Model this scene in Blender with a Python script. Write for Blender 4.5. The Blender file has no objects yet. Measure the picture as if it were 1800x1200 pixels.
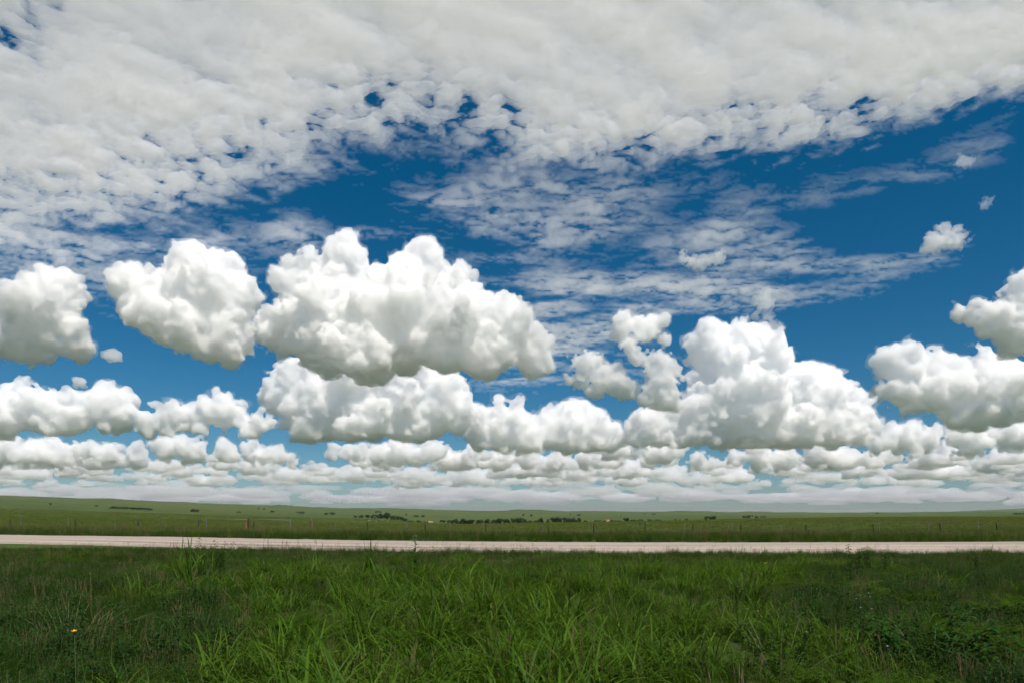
import bpy, math, random
import numpy as np
from mathutils import Vector
sc = bpy.context.scene
R = math.radians
# ------------------------------------------------------------------ camera
FP, HZ, CZ = 1200.0, 899.0, 1.75          # focal length in photo pixels, eye-level row, eye height
cam = bpy.data.cameras.new('camera')
cam_ob = bpy.data.objects.new('camera', cam)
sc.collection.objects.link(cam_ob)
cam.sensor_width = 36
cam.lens = 24
cam.shift_y = (HZ - 600) / 1800
cam.clip_start = 0.1
cam.clip_end = 250000
cam_ob.location = (0, 0, CZ)
cam_ob.rotation_euler = (math.pi / 2, 0, 0)
sc.camera = cam_ob
# ------------------------------------------------------------------ sky and sun
EL, AZ = R(58), R(146)                     # sun high, to the right and a little behind the camera
world = bpy.data.worlds.new('World')
sc.world = world
world.use_nodes = True
wt = world.node_tree
sky = wt.nodes.new('ShaderNodeTexSky')
sky.sky_type = 'NISHITA'
sky.sun_disc = False
sky.sun_elevation = EL
sky.sun_rotation = AZ
sky.altitude = 900
sky.air_density = 1.0
sky.dust_density = 0.7
sky.ozone_density = 3.0
tint = wt.nodes.new('ShaderNodeMix')
tint.data_type = 'RGBA'
tint.blend_type = 'MULTIPLY'
tint.inputs[0].default_value = 1.0
tint.inputs[7].default_value = (0.74, 0.87, 1.0, 1)
hsv = wt.nodes.new('ShaderNodeHueSaturation')
hsv.inputs['Saturation'].default_value = 1.30
hsv.inputs['Hue'].default_value = 0.488
wt.links.new(sky.outputs[0], tint.inputs[6])
wt.links.new(tint.outputs[2], hsv.inputs['Color'])
wt.links.new(hsv.outputs[0], wt.nodes['Background'].inputs[0])
wt.nodes['Background'].inputs[1].default_value = 0.054
sun = bpy.data.lights.new('sun', 'SUN')
sun.energy = 4.5
sun.angle = R(0.5)
sun.color = (1.0, 0.93, 0.845)
sun_ob = bpy.data.objects.new('sun', sun)
sc.collection.objects.link(sun_ob)
sun_ob.rotation_euler = Vector((math.sin(AZ) * math.cos(EL), math.cos(AZ) * math.cos(EL), math.sin(EL))).to_track_quat('Z', 'Y').to_euler()
vs = sc.view_settings
vs.view_transform = 'Standard'
vs.look = 'None'
vs.exposure = 0.28
vs.gamma = 1.0
vs.use_curve_mapping = False
cy = sc.cycles
cy.max_bounces = 32
cy.volume_bounces = 32
cy.diffuse_bounces = 3
cy.glossy_bounces = 2
cy.transmission_bounces = 3
cy.transparent_max_bounces = 96
cy.use_denoising = True
cy.use_adaptive_sampling = True
cy.adaptive_threshold = 0.03
cy.caustics_reflective = False
cy.caustics_refractive = False

# ------------------------------------------------------------------ helpers
def tag(o, label=None, cat=None, group=None, kind=None):
    if label: o['label'] = label
    if cat: o['category'] = cat
    if group: o['group'] = group
    if kind: o['kind'] = kind
    return o

def link(o, parent=None):
    sc.collection.objects.link(o)
    if parent is not None:
        o.parent = parent
    return o

def empty(name, loc=(0, 0, 0), rz=0.0):
    o = bpy.data.objects.new(name, None)
    o.location = loc
    o.rotation_euler = (0, 0, rz)
    o.empty_display_size = 0.2
    return link(o)

def np_mesh(name, V, Q, mat=None, smooth=False):
    V = np.asarray(V, np.float32); Q = np.asarray(Q, np.int32)
    me = bpy.data.meshes.new(name)
    me.vertices.add(len(V)); me.vertices.foreach_set('co', V.ravel())
    me.loops.add(Q.size); me.loops.foreach_set('vertex_index', Q.ravel())
    me.polygons.add(len(Q)); me.polygons.foreach_set('loop_start', np.arange(len(Q), dtype=np.int32) * Q.shape[1])
    if smooth:
        me.polygons.foreach_set('use_smooth', np.ones(len(Q), bool))
    me.update()
    if mat is not None:
        me.materials.append(mat)
    return me

def np_obj(name, V, Q, mat=None, parent=None, smooth=False):
    return link(bpy.data.objects.new(name, np_mesh(name, V, Q, mat, smooth)), parent)

class MB:
    """collects polygons for one mesh"""
    def __init__(s): s.v = []; s.f = []; s.m = []
    def add(s, v, f, mi=0):
        b = len(s.v); s.v += [tuple(p) for p in v]; s.f += [tuple(i + b for i in q) for q in f]; s.m += [mi] * len(f)
    def tube(s, pts, rad, n=6, mi=0, cap=True):
        pts = [Vector(p) for p in pts]; rings = []
        for i, p in enumerate(pts):
            d = (pts[min(i + 1, len(pts) - 1)] - pts[max(i - 1, 0)]).normalized()
            a = d.orthogonal().normalized() if abs(d.z) < .9 else Vector((1, 0, 0)).cross(d).normalized()
            b = d.cross(a); r = rad[i] if hasattr(rad, '__len__') else rad
            rings.append([p + (a * math.cos(2 * math.pi * k / n) + b * math.sin(2 * math.pi * k / n)) * r for k in range(n)])
        v = [p for r_ in rings for p in r_]; f = []
        for i in range(len(pts) - 1):
            for k in range(n):
                f.append((i * n + k, i * n + (k + 1) % n, (i + 1) * n + (k + 1) % n, (i + 1) * n + k))
        if cap:
            f.append(tuple(range(n))[::-1]); f.append(tuple(range((len(pts) - 1) * n, len(pts) * n)))
        s.add(v, f, mi)
    def box(s, lo, hi, mi=0):
        x0, y0, z0 = lo; x1, y1, z1 = hi
        s.add([(x0, y0, z0), (x1, y0, z0), (x1, y1, z0), (x0, y1, z0), (x0, y0, z1), (x1, y0, z1), (x1, y1, z1), (x0, y1, z1)],
              [(0, 3, 2, 1), (4, 5, 6, 7), (0, 1, 5, 4), (1, 2, 6, 5), (2, 3, 7, 6), (3, 0, 4, 7)], mi)
    def blade(s, p, az, L, w, lean, droop, n=5, twist=0., mi=0):
        """one arching grass blade, folded along its midrib"""
        d = Vector((math.cos(az), math.sin(az), 0)); sd = Vector((-d.y, d.x, 0))
        p = Vector(p); v = []; f = []; th = lean; st = L / n
        for i in range(n + 1):
            t = i / n
            ww = w * (0.55 + 0.9 * t if t < .4 else 0.91 * (1 - ((t - .4) / .6) ** 1.7)) * .5
            s2 = (sd * math.cos(twist * t) + Vector((0, 0, 1)).cross(sd) * math.sin(twist * t)).normalized()
            up = Vector((-d.x * math.cos(th), -d.y * math.cos(th), math.sin(th)))
            if i == n: v.append(p)
            else: v += [p - s2 * ww + up * ww * .35, p, p + s2 * ww + up * ww * .35]
            th = lean + droop * (t + 1 / n) ** 1.6
            p = p + (d * math.sin(th) + Vector((0, 0, math.cos(th)))) * st
        for i in range(n - 1):
            a = i * 3
            f += [(a, a + 1, a + 4, a + 3), (a + 1, a + 2, a + 5, a + 4)]
        a = (n - 1) * 3
        f += [(a, a + 1, a + 3), (a + 1, a + 2, a + 3)]
        s.add(v, f, mi)
    def leaf(s, p, d, L, w, mi=0, fold=.25, droop=.2):
        """an ovate leaf of four faces"""
        d = Vector(d).normalized(); p = Vector(p)
        sd = d.cross(Vector((0, 0, 1)))
        sd = sd.normalized() if sd.length > .05 else Vector((1, 0, 0))
        up = sd.cross(d)
        m1 = p + d * L * .38; m2 = p + d * L * .72 - up * L * droop * .4; tip = p + d * L - up * L * droop
        s.add([p, m1, m2, tip, m1 - sd * w * .5 + up * w * fold, m2 - sd * w * .36 + up * w * fold, m1 + sd * w * .5 + up * w * fold, m2 + sd * w * .36 + up * w * fold],
              [(0, 4, 1), (4, 5, 2, 1), (5, 3, 2), (0, 1, 6), (1, 2, 7, 6), (2, 3, 7)], mi)
    def mesh(s, name, mats, smooth=False):
        me = bpy.data.meshes.new(name); me.from_pydata(s.v, [], s.f)
        for m in (mats if isinstance(mats, (list, tuple)) else [mats]): me.materials.append(m)
        me.polygons.foreach_set('material_index', s.m)
        if smooth: me.polygons.foreach_set('use_smooth', [True] * len(s.f))
        me.update(); return me
    def build(s, name, mats, parent=None, smooth=False):
        return link(bpy.data.objects.new(name, s.mesh(name, mats, smooth)), parent)

def h2(ix, iy, seed):
    h = (ix.astype(np.int64) * 374761393 + iy.astype(np.int64) * 668265263 + seed * 974711 + 1013904223) & 0xffffffff
    h = ((h ^ (h >> 13)) * 1274126177) & 0xffffffff
    h = ((h ^ (h >> 15)) * 2246822519) & 0xffffffff
    return ((h ^ (h >> 16)) & 0xffffff) / float(0xffffff) * 2 - 1

def vn(x, y, seed=0):
    x = np.asarray(x, float); y = np.asarray(y, float)
    ix = np.floor(x); iy = np.floor(y); fx = x - ix; fy = y - iy
    u = fx ** 3 * (fx * (fx * 6 - 15) + 10); v = fy ** 3 * (fy * (fy * 6 - 15) + 10)
    a = h2(ix, iy, seed); b = h2(ix + 1, iy, seed); c = h2(ix, iy + 1, seed); d = h2(ix + 1, iy + 1, seed)
    return a + (b - a) * u + (c - a) * v + (a - b - c + d) * u * v

def fbm(x, y, n=4, seed=0, gain=.5):
    t = 0; A = 1; 
    for k in range(n):
        ca, sa = math.cos(.6 + k), math.sin(.6 + k)
        t = t + A * vn(x * ca - y * sa + 17.3 * k, x * sa + y * ca - 9.1 * k, seed + k)
        x = x * 2.03; y = y * 2.03; A *= gain
    return t

def sstep(a, b, x):
    t = np.clip((x - a) / (b - a), 0, 1); return t * t * (3 - 2 * t)

# ------------------------------------------------------------------ terrain height
PXN = np.array([-900, 0, 250, 500, 650, 800, 950, 1100, 1300, 1500, 1800, 2700.])
PROF = [  # distance (m), photo row on which the ground at that distance lies
    (75,   [933, 932, 931, 934, 937, 939, 941, 941, 939, 939, 936, 935]),
    (105,  [921, 921, 923, 926, 928, 931, 931, 930, 927, 925, 924, 923]),
    (170,  [912, 912, 916, 921, 924, 926, 924, 920, 916, 913, 912, 911]),
    (300,  [904, 905, 909, 916, 919.5, 921.5, 919, 917, 912, 909, 907, 906]),
    (420,  [900, 901, 905, 912, 916, 921, 921, 918, 912, 908, 906, 905]),
    (600,  [896, 897, 902, 908, 912, 921.5, 922, 918, 914, 910, 907, 906]),
    (1200, [888, 889, 896, 904, 908, 911, 911, 911, 909, 906, 904, 902]),
    (2200, [880, 881, 888, 897, 902, 905, 905, 904, 904, 902, 901.5, 900]),
]
SIL_X = np.array([-900, 0, 200, 380, 480, 600, 700, 790, 850, 888, 905, 950, 985, 1120, 1160, 1185, 1215, 1250, 1280, 1330, 1400, 1470, 1560, 1720, 1800, 2700.])
SIL_Y = np.array([872, 877, 880, 886, 889, 892.5, 893.2, 896, 897.6, 897.2, 895, 895, 898, 898.3, 898, 897.2, 897.6, 898.3, 900, 898.4, 900, 900.3, 900, 898.6, 898.3, 897.])
LD = np.log([0.5] + [p[0] for p in PROF] + [4200, 6500, 9500, 14000, 22000, 60000])

def ground_z(x, y):
    x = np.asarray(x, float); y = np.asarray(y, float)
    r = np.hypot(x, y) + 1e-6
    front = sstep(-.25, .55, y / r)
    px = np.clip(900 + 1200 * x / np.maximum(y, .35 * r), -900, 2700)
    D = np.maximum(r, .6)
    rows = [np.zeros_like(px) - .25 + 0 * px]
    for d, pr in PROF:
        rows.append(CZ - (np.interp(px, PXN, pr) - HZ) / FP * d)
    sil = np.interp(px, SIL_X, SIL_Y)
    rows.append(CZ - (sil - HZ) / FP * 4200)
    rows.append(CZ - (sil + 2.2 - HZ) / FP * 6500)
    rows.append(-6 + 0 * px)
    hill = np.interp(px, [1500, 1640, 1720, 1800, 2700], [901, 899.5, 896.2, 893.5, 892])
    rows.append(CZ - (hill - HZ) / FP * 14000)
    rows.append(-40 + 0 * px); rows.append(-60 + 0 * px)
    Z = np.stack([np.broadcast_to(q, px.shape) for q in rows], 0)
    ld = np.log(D)
    z = np.zeros_like(px)
    for i in range(len(LD) - 1):
        t = np.clip((ld - LD[i]) / (LD[i + 1] - LD[i]), 0, 1); w = t * t * (3 - 2 * t) * .5 + t * .5
        m = (ld >= LD[i]) & (ld < LD[i + 1])
        z = np.where(m, Z[i] + (Z[i + 1] - Z[i]) * w, z)
    z = np.where(ld >= LD[-1], Z[-1], z)
    # near ground: a low bank under the viewer, the road level, the ditch beyond the road
    zn = np.interp(D, [0, 8, 20, 29, 41, 52, 62, 75], [.12, .05, -.06, -.08, -.08, -.10, -.35, -.6])
    w = sstep(48, 75, D)
    z = zn * (1 - w) + z * w
    z = z + .05 * fbm(x / 3.1, y / 3.1, 3, 5) * sstep(3, 8, D) * (1 - sstep(23, 28, D) * (1 - sstep(55, 62, D)))
    z = z + sstep(90, 300, D) * (1 - sstep(6000, 12000, D)) * D * .0007 * fbm(x / 140., y / 140., 4, 9)
    return z * front + (1 - front) * (.1 - sstep(30, 3000, r) * 20)

def gz(x, y): return float(ground_z(np.array([x]), np.array([y]))[0])

_DS = np.geomspace(3, 20000, 2600)
def hit(px, py):
    """first ground point on the sight line through a photo pixel"""
    x = (px - 900) / FP * _DS; z = CZ - (py - HZ) / FP * _DS
    g = ground_z(x, _DS); k = np.argmax(g >= z)
    if g[k] < z[k]: k = len(_DS) - 1
    return float(x[k]), float(_DS[k]), float(g[k])

# ------------------------------------------------------------------ materials
def new_mat(name):
    m = bpy.data.materials.new(name); m.use_nodes = True
    return m, m.node_tree, m.node_tree.nodes['Principled BSDF']

def ramp(t, stops):
    n = t.nodes.new('ShaderNodeValToRGB'); e = n.color_ramp.elements
    while len(e) < len(stops): e.new(.5)
    for k, (p, c) in enumerate(stops): e[k].position = p; e[k].color = (*c, 1)
    return n

def noise(t, scale, detail=4, rough=.55, vec=None, dist=0.):
    n = t.nodes.new('ShaderNodeTexNoise'); n.inputs['Scale'].default_value = scale
    n.inputs['Detail'].default_value = detail; n.inputs['Roughness'].default_value = rough; n.inputs['Distortion'].default_value = dist
    if vec is not None: t.links.new(vec, n.inputs['Vector'])
    return n

def mixc(t, fac, a, b, mode='MIX'):
    n = t.nodes.new('ShaderNodeMix'); n.data_type = 'RGBA'; n.blend_type = mode
    for s, v in ((0, fac), (6, a), (7, b)):
        if hasattr(v, 'links'): t.links.new(v, n.inputs[s])
        elif s == 0: n.inputs[0].default_value = v
        else: n.inputs[s].default_value = (*v, 1)
    return n.outputs[2]

def flat_mat(name, c1, c2, scale=8., rough=.8, bump=0.):
    m, t, b = new_mat(name)
    tc = t.nodes.new('ShaderNodeTexCoord'); n = noise(t, scale, 5, .6, tc.outputs['Object'])
    r = ramp(t, [(.3, c1), (.7, c2)]); t.links.new(n.outputs['Fac'], r.inputs[0]); t.links.new(r.outputs[0], b.inputs['Base Color'])
    b.inputs['Roughness'].default_value = rough
    if bump:
        bp = t.nodes.new('ShaderNodeBump'); bp.inputs['Strength'].default_value = bump; bp.inputs['Distance'].default_value = .02
        t.links.new(n.outputs['Fac'], bp.inputs['Height']); t.links.new(bp.outputs[0], b.inputs['Normal'])
    return m

def leaf_mat(name, stops, transl=.35, gloss=.05, rough=.4, geo=True):
    """foliage: diffuse + translucent + a little gloss, colour varied from plant to plant and blade to blade"""
    m = bpy.data.materials.new(name); m.use_nodes = True; t = m.node_tree; t.nodes.remove(t.nodes['Principled BSDF'])
    oi = t.nodes.new('ShaderNodeObjectInfo'); ge = t.nodes.new('ShaderNodeNewGeometry')
    ma = t.nodes.new('ShaderNodeMath'); ma.operation = 'MULTIPLY_ADD'
    t.links.new(ge.outputs['Random Per Island'], ma.inputs[0]); ma.inputs[1].default_value = .6 if geo else .25
    mb = t.nodes.new('ShaderNodeMath'); mb.operation = 'MULTIPLY'; mb.inputs[1].default_value = .4 if geo else .75
    t.links.new(oi.outputs['Random'], mb.inputs[0]); t.links.new(mb.outputs[0], ma.inputs[2])
    r = ramp(t, stops); t.links.new(ma.outputs[0], r.inputs[0])
    d = t.nodes.new('ShaderNodeBsdfDiffuse'); tr = t.nodes.new('ShaderNodeBsdfTranslucent'); g = t.nodes.new('ShaderNodeBsdfGlossy')
    g.inputs['Roughness'].default_value = rough; g.inputs['Color'].default_value = (.9, .95, .9, 1)
    t.links.new(r.outputs[0], d.inputs[0])
    t.links.new(mixc(t, .5, r.outputs[0], (.16, .24, .02)), tr.inputs[0])
    m1 = t.nodes.new('ShaderNodeMixShader'); m1.inputs[0].default_value = transl
    t.links.new(d.outputs[0], m1.inputs[1]); t.links.new(tr.outputs[0], m1.inputs[2])
    m2 = t.nodes.new('ShaderNodeMixShader'); m2.inputs[0].default_value = gloss
    t.links.new(m1.outputs[0], m2.inputs[1]); t.links.new(g.outputs[0], m2.inputs[2])
    t.links.new(m2.outputs[0], t.nodes['Material Output'].inputs[0])
    return m

def ground_mat():
    m, t, b = new_mat('grassland')
    g = t.nodes.new('ShaderNodeNewGeometry'); P = g.outputs['Position']
    mp = t.nodes.new('ShaderNodeMapping'); mp.inputs['Scale'].default_value = (.35, 1, 1); t.links.new(P, mp.inputs[0])
    n1 = noise(t, .012, 6, .6, P, .4); n2 = noise(t, .07, 6, .65, mp.outputs[0]); n3 = noise(t, .9, 5, .7, P); n4 = noise(t, .0016, 4, .5, P)
    r1 = ramp(t, [(.30, (.030, .056, .014)), (.48, (.056, .096, .019)), (.62, (.084, .118, .025)), (.78, (.112, .107, .036))])
    t.links.new(n1.outputs['Fac'], r1.inputs[0])
    r2 = ramp(t, [(.36, (.024, .040, .009)), (.52, (.056, .082, .015)), (.70, (.125, .105, .036))])
    t.links.new(n2.outputs['Fac'], r2.inputs[0])
    r3 = ramp(t, [(.3, (.42, .45, .4)), (.7, (1.35, 1.3, 1.2))]); t.links.new(n3.outputs['Fac'], r3.inputs[0])
    r4 = ramp(t, [(.38, (.82, .95, .85)), (.62, (1.18, 1.08, 1.05))]); t.links.new(n4.outputs['Fac'], r4.inputs[0])
    c = mixc(t, .55, r1.outputs[0], r2.outputs[0]); c = mixc(t, 1., c, r3.outputs[0], 'MULTIPLY'); c = mixc(t, 1., c, r4.outputs[0], 'MULTIPLY')
    t.links.new(c, b.inputs['Base Color']); b.inputs['Roughness'].default_value = .9; b.inputs['Specular IOR Level'].default_value = .15
    bp = t.nodes.new('ShaderNodeBump'); bp.inputs['Strength'].default_value = .8; bp.inputs['Distance'].default_value = .35
    t.links.new(n3.outputs['Fac'], bp.inputs['Height']); t.links.new(bp.outputs[0], b.inputs['Normal'])
    return m

def road_mat():
    m, t, b = new_mat('limestone_gravel')
    tc = t.nodes.new('ShaderNodeUVMap')
    mp = t.nodes.new('ShaderNodeMapping'); mp.inputs['Scale'].default_value = (.03, 1.1, 1); t.links.new(tc.outputs[0], mp.inputs[0])
    n1 = noise(t, 1.0, 5, .6, mp.outputs[0]); n2 = noise(t, 2.4, 6, .7, tc.outputs[0]); n3 = noise(t, 45, 3, .7, tc.outputs[0])
    r1 = ramp(t, [(.34, (.20, .164, .126)), (.47, (.345, .288, .236)), (.64, (.455, .388, .322))]); t.links.new(n1.outputs['Fac'], r1.inputs[0])
    r2 = ramp(t, [(.3, (.8, .78, .76)), (.7, (1.1, 1.1, 1.1))]); t.links.new(n2.outputs['Fac'], r2.inputs[0])
    r3 = ramp(t, [(.3, (.8, .8, .8)), (.7, (1.12, 1.12, 1.12))]); t.links.new(n3.outputs['Fac'], r3.inputs[0])
    c = mixc(t, 1., r1.outputs[0], r2.outputs[0], 'MULTIPLY'); c = mixc(t, 1., c, r3.outputs[0], 'MULTIPLY')
    t.links.new(c, b.inputs['Base Color']); b.inputs['Roughness'].default_value = .95
    bp = t.nodes.new('ShaderNodeBump'); bp.inputs['Strength'].default_value = .6; bp.inputs['Distance'].default_value = .02
    t.links.new(n3.outputs['Fac'], bp.inputs['Height']); t.links.new(bp.outputs[0], b.inputs['Normal'])
    return m

def cloud_mat(d, g=0.):
    m = bpy.data.materials.new('cloud_vapour'); m.use_nodes = True; t = m.node_tree
    t.nodes.remove(t.nodes['Principled BSDF']); v = t.nodes.new('ShaderNodeVolumeScatter')
    v.inputs['Color'].default_value = (1, 1, 1, 1); v.inputs['Density'].default_value = d; v.inputs['Anisotropy'].default_value = g
    t.links.new(v.outputs[0], t.nodes['Material Output'].inputs['Volume'])
    return m


# ------------------------------------------------------------------ ground sheet, out to the horizon
def build_ground():
    a_front = np.linspace(-46, 46, 300); a_side = np.linspace(46, 314, 90)[1:-1]
    ang = np.radians(np.concatenate([a_front, a_side]))
    rad = np.concatenate([np.geomspace(.5, 30, 70), np.geomspace(30, 12000, 200)[1:], np.geomspace(12000, 60000, 20)[1:]])
    A, D = np.meshgrid(ang, rad)
    X = np.sin(A) * D; Y = np.cos(A) * D; Z = ground_z(X, Y)
    na, nr = len(ang), len(rad)
    V = np.stack([X, Y, Z], -1).reshape(-1, 3); V = np.vstack([V, [[0, 0, gz(0, .3)]]])
    i, j = np.meshgrid(np.arange(nr - 1), np.arange(na), indexing='ij'); j2 = (j + 1) % na
    Q = np.stack([i * na + j, (i + 1) * na + j, (i + 1) * na + j2, i * na + j2], -1).reshape(-1, 4)
    j = np.arange(na); c = np.full(na, nr * na)
    Q2 = np.stack([c, j, (j + 1) % na, c], -1)
    me = bpy.data.meshes.new('ground')
    faces = Q.tolist() + [(q[0], q[1], q[2]) for q in Q2.tolist()]
    me.from_pydata(V.tolist(), [], faces); me.polygons.foreach_set('use_smooth', [True] * len(faces)); me.materials.append(ground_mat()); me.update()
    o = link(bpy.data.objects.new('ground', me))
    tag(o, 'rolling green prairie reaching to the low horizon', 'ground', kind='structure')
build_ground()

# the pale gravel road, bending away to the left
FE = np.array([(-150, 104), (-95, 78.5), (-62, 62.5), (-38.5, 52.2), (-24.2, 48.6), (-10.5, 42.6), (0, 40.0), (9.8, 39.4), (20, 39.7), (31, 40.6), (45, 42.6), (70, 48), (110, 60), (170, 82)])
def road_far(x): # smoothed far edge
    xs = np.linspace(-150, 170, 400); ys = np.interp(xs, FE[:, 0], FE[:, 1]); k = np.hanning(31); k /= k.sum()
    return np.interp(x, xs, np.convolve(np.pad(ys, 15, 'edge'), k, 'valid'))
ROAD_W = 9.4
def build_road():
    xs = np.linspace(-140, 160, 420); yf = road_far(xs)
    dy = np.gradient(yf, xs); nl = np.sqrt(1 + dy * dy); nx, ny = dy / nl, -1 / nl      # towards the viewer
    prof = [(-.5, -.30), (-.12, -.06), (.15, .0), (2.2, .035), (4.7, .05), (7.2, .035), (9.2, .0), (9.55, -.06), (10.0, -.30)]
    V = []; UV = []
    for k, (o, z) in enumerate(prof):
        wob = .16 * vn(xs / 1.3, xs * 0 + k, 40) + .1 * vn(xs / .45, xs * 0 + k, 41) if k in (1, 2, 6, 7) else 0
        V.append(np.stack([xs + nx * (o + wob), yf + ny * (o + wob), np.full_like(xs, z)], -1)); UV.append(np.stack([xs, np.full_like(xs, o)], -1))
    V = np.concatenate(V); UV = np.concatenate(UV); n = len(xs); Q = []
    for k in range(len(prof) - 1):
        i = np.arange(n - 1); Q.append(np.stack([k * n + i, (k + 1) * n + i, (k + 1) * n + i + 1, k * n + i + 1], -1))
    Q = np.concatenate(Q)
    o = np_obj('gravel_road', V, Q, road_mat(), smooth=True)
    uv = o.data.uv_layers.new(name='UVMap'); uv.data.foreach_set('uv', UV[Q.ravel()].astype(np.float32).ravel())
    tag(o, 'pale pinkish gravel road crossing the whole view', 'road', kind='structure')
build_road()
def road_dist(x, y):
    """signed metres from the road: >0 beyond the far edge, < -ROAD_W on the viewer's side"""
    dy = (road_far(x + .5) - road_far(x - .5))
    return (y - road_far(x)) / np.sqrt(1 + dy * dy)


# ------------------------------------------------------------------ clouds: closed billowing bodies of even vapour
def spl(n, P, off):
    x = np.arange(n) / P + off; i = np.floor(x).astype(int); f = x - i
    W = np.zeros((n, int(i.max()) + 4), np.float32)
    for k, w in enumerate([(1 - f) ** 3 / 6, (3 * f ** 3 - 6 * f * f + 4) / 6, (-3 * f ** 3 + 3 * f * f + 3 * f + 1) / 6, f ** 3 / 6]):
        W[np.arange(n), i + k] += w
    return W
def noise3(shape, P, rng):
    Ws = [spl(n, P, rng.random()) for n in shape]
    L = rng.standard_normal([W.shape[1] for W in Ws]).astype(np.float32)
    for W in Ws: L = np.tensordot(L, W, axes=(0, 1))
    return L * 2.2
def snets(F, o, h):
    """surface nets: the zero surface of a sampled field"""
    S = F < 0; nx, ny, nz = F.shape
    c = np.zeros((nx - 1, ny - 1, nz - 1), np.int8)
    for a in (0, 1):
        for b in (0, 1):
            for e in (0, 1): c += S[a:nx - 1 + a, b:ny - 1 + b, e:nz - 1 + e]
    act = (c > 0) & (c < 8); I = np.argwhere(act); n = len(I)
    idx = np.full(act.shape, -1, np.int32); idx[act] = np.arange(n)
    P = np.zeros((n, 3), np.float32); N = np.zeros(n, np.float32)
    for ax in range(3):
        u, v = [k for k in range(3) if k != ax]
        for a in (0, 1):
            for b in (0, 1):
                p = I.copy(); p[:, u] += a; p[:, v] += b; q = p.copy(); q[:, ax] += 1
                A = F[tuple(p.T)]; B = F[tuple(q.T)]; cr = (A < 0) != (B < 0)
                t = np.where(cr, A / np.where(cr, A - B, 1), 0)
                pt = p.astype(np.float32); pt[:, ax] += t; P += pt * cr[:, None]; N += cr
    P /= N[:, None]; fs = []
    for ax in range(3):
        u, v = [(1, 2), (2, 0), (0, 1)][ax]
        A = np.take(S, range(0, S.shape[ax] - 1), ax); B = np.take(S, range(1, S.shape[ax]), ax)
        E = np.argwhere(A != B); ok = (E[:, u] > 0) & (E[:, v] > 0) & (E[:, u] < F.shape[u] - 1) & (E[:, v] < F.shape[v] - 1); E = E[ok]
        sg = A[tuple(E.T)]
        def g(du, dv):
            q = E.copy(); q[:, u] -= du; q[:, v] -= dv; return idx[tuple(q.T)]
        Q = np.stack([g(1, 1), g(0, 1), g(0, 0), g(1, 0)], 1); Q[~sg] = Q[~sg][:, ::-1]; fs.append(Q)
    return P * h + o, np.concatenate(fs)

def largest(V, Q):
    """keeps the biggest connected body of a surface"""
    if len(Q) == 0: return V, Q
    lab = np.arange(len(V))
    for _ in range(400):
        m = lab[Q].min(1); new = lab.copy(); np.minimum.at(new, Q.ravel(), np.repeat(m, 4)); new = new[new]
        if (new == lab).all(): break
        lab = new
    u, c = np.unique(lab, return_counts=True); keep = lab == u[c.argmax()]; mp = np.cumsum(keep) - 1
    return V[keep], mp[Q[keep[Q[:, 0]]]].astype(np.int32)

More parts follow.
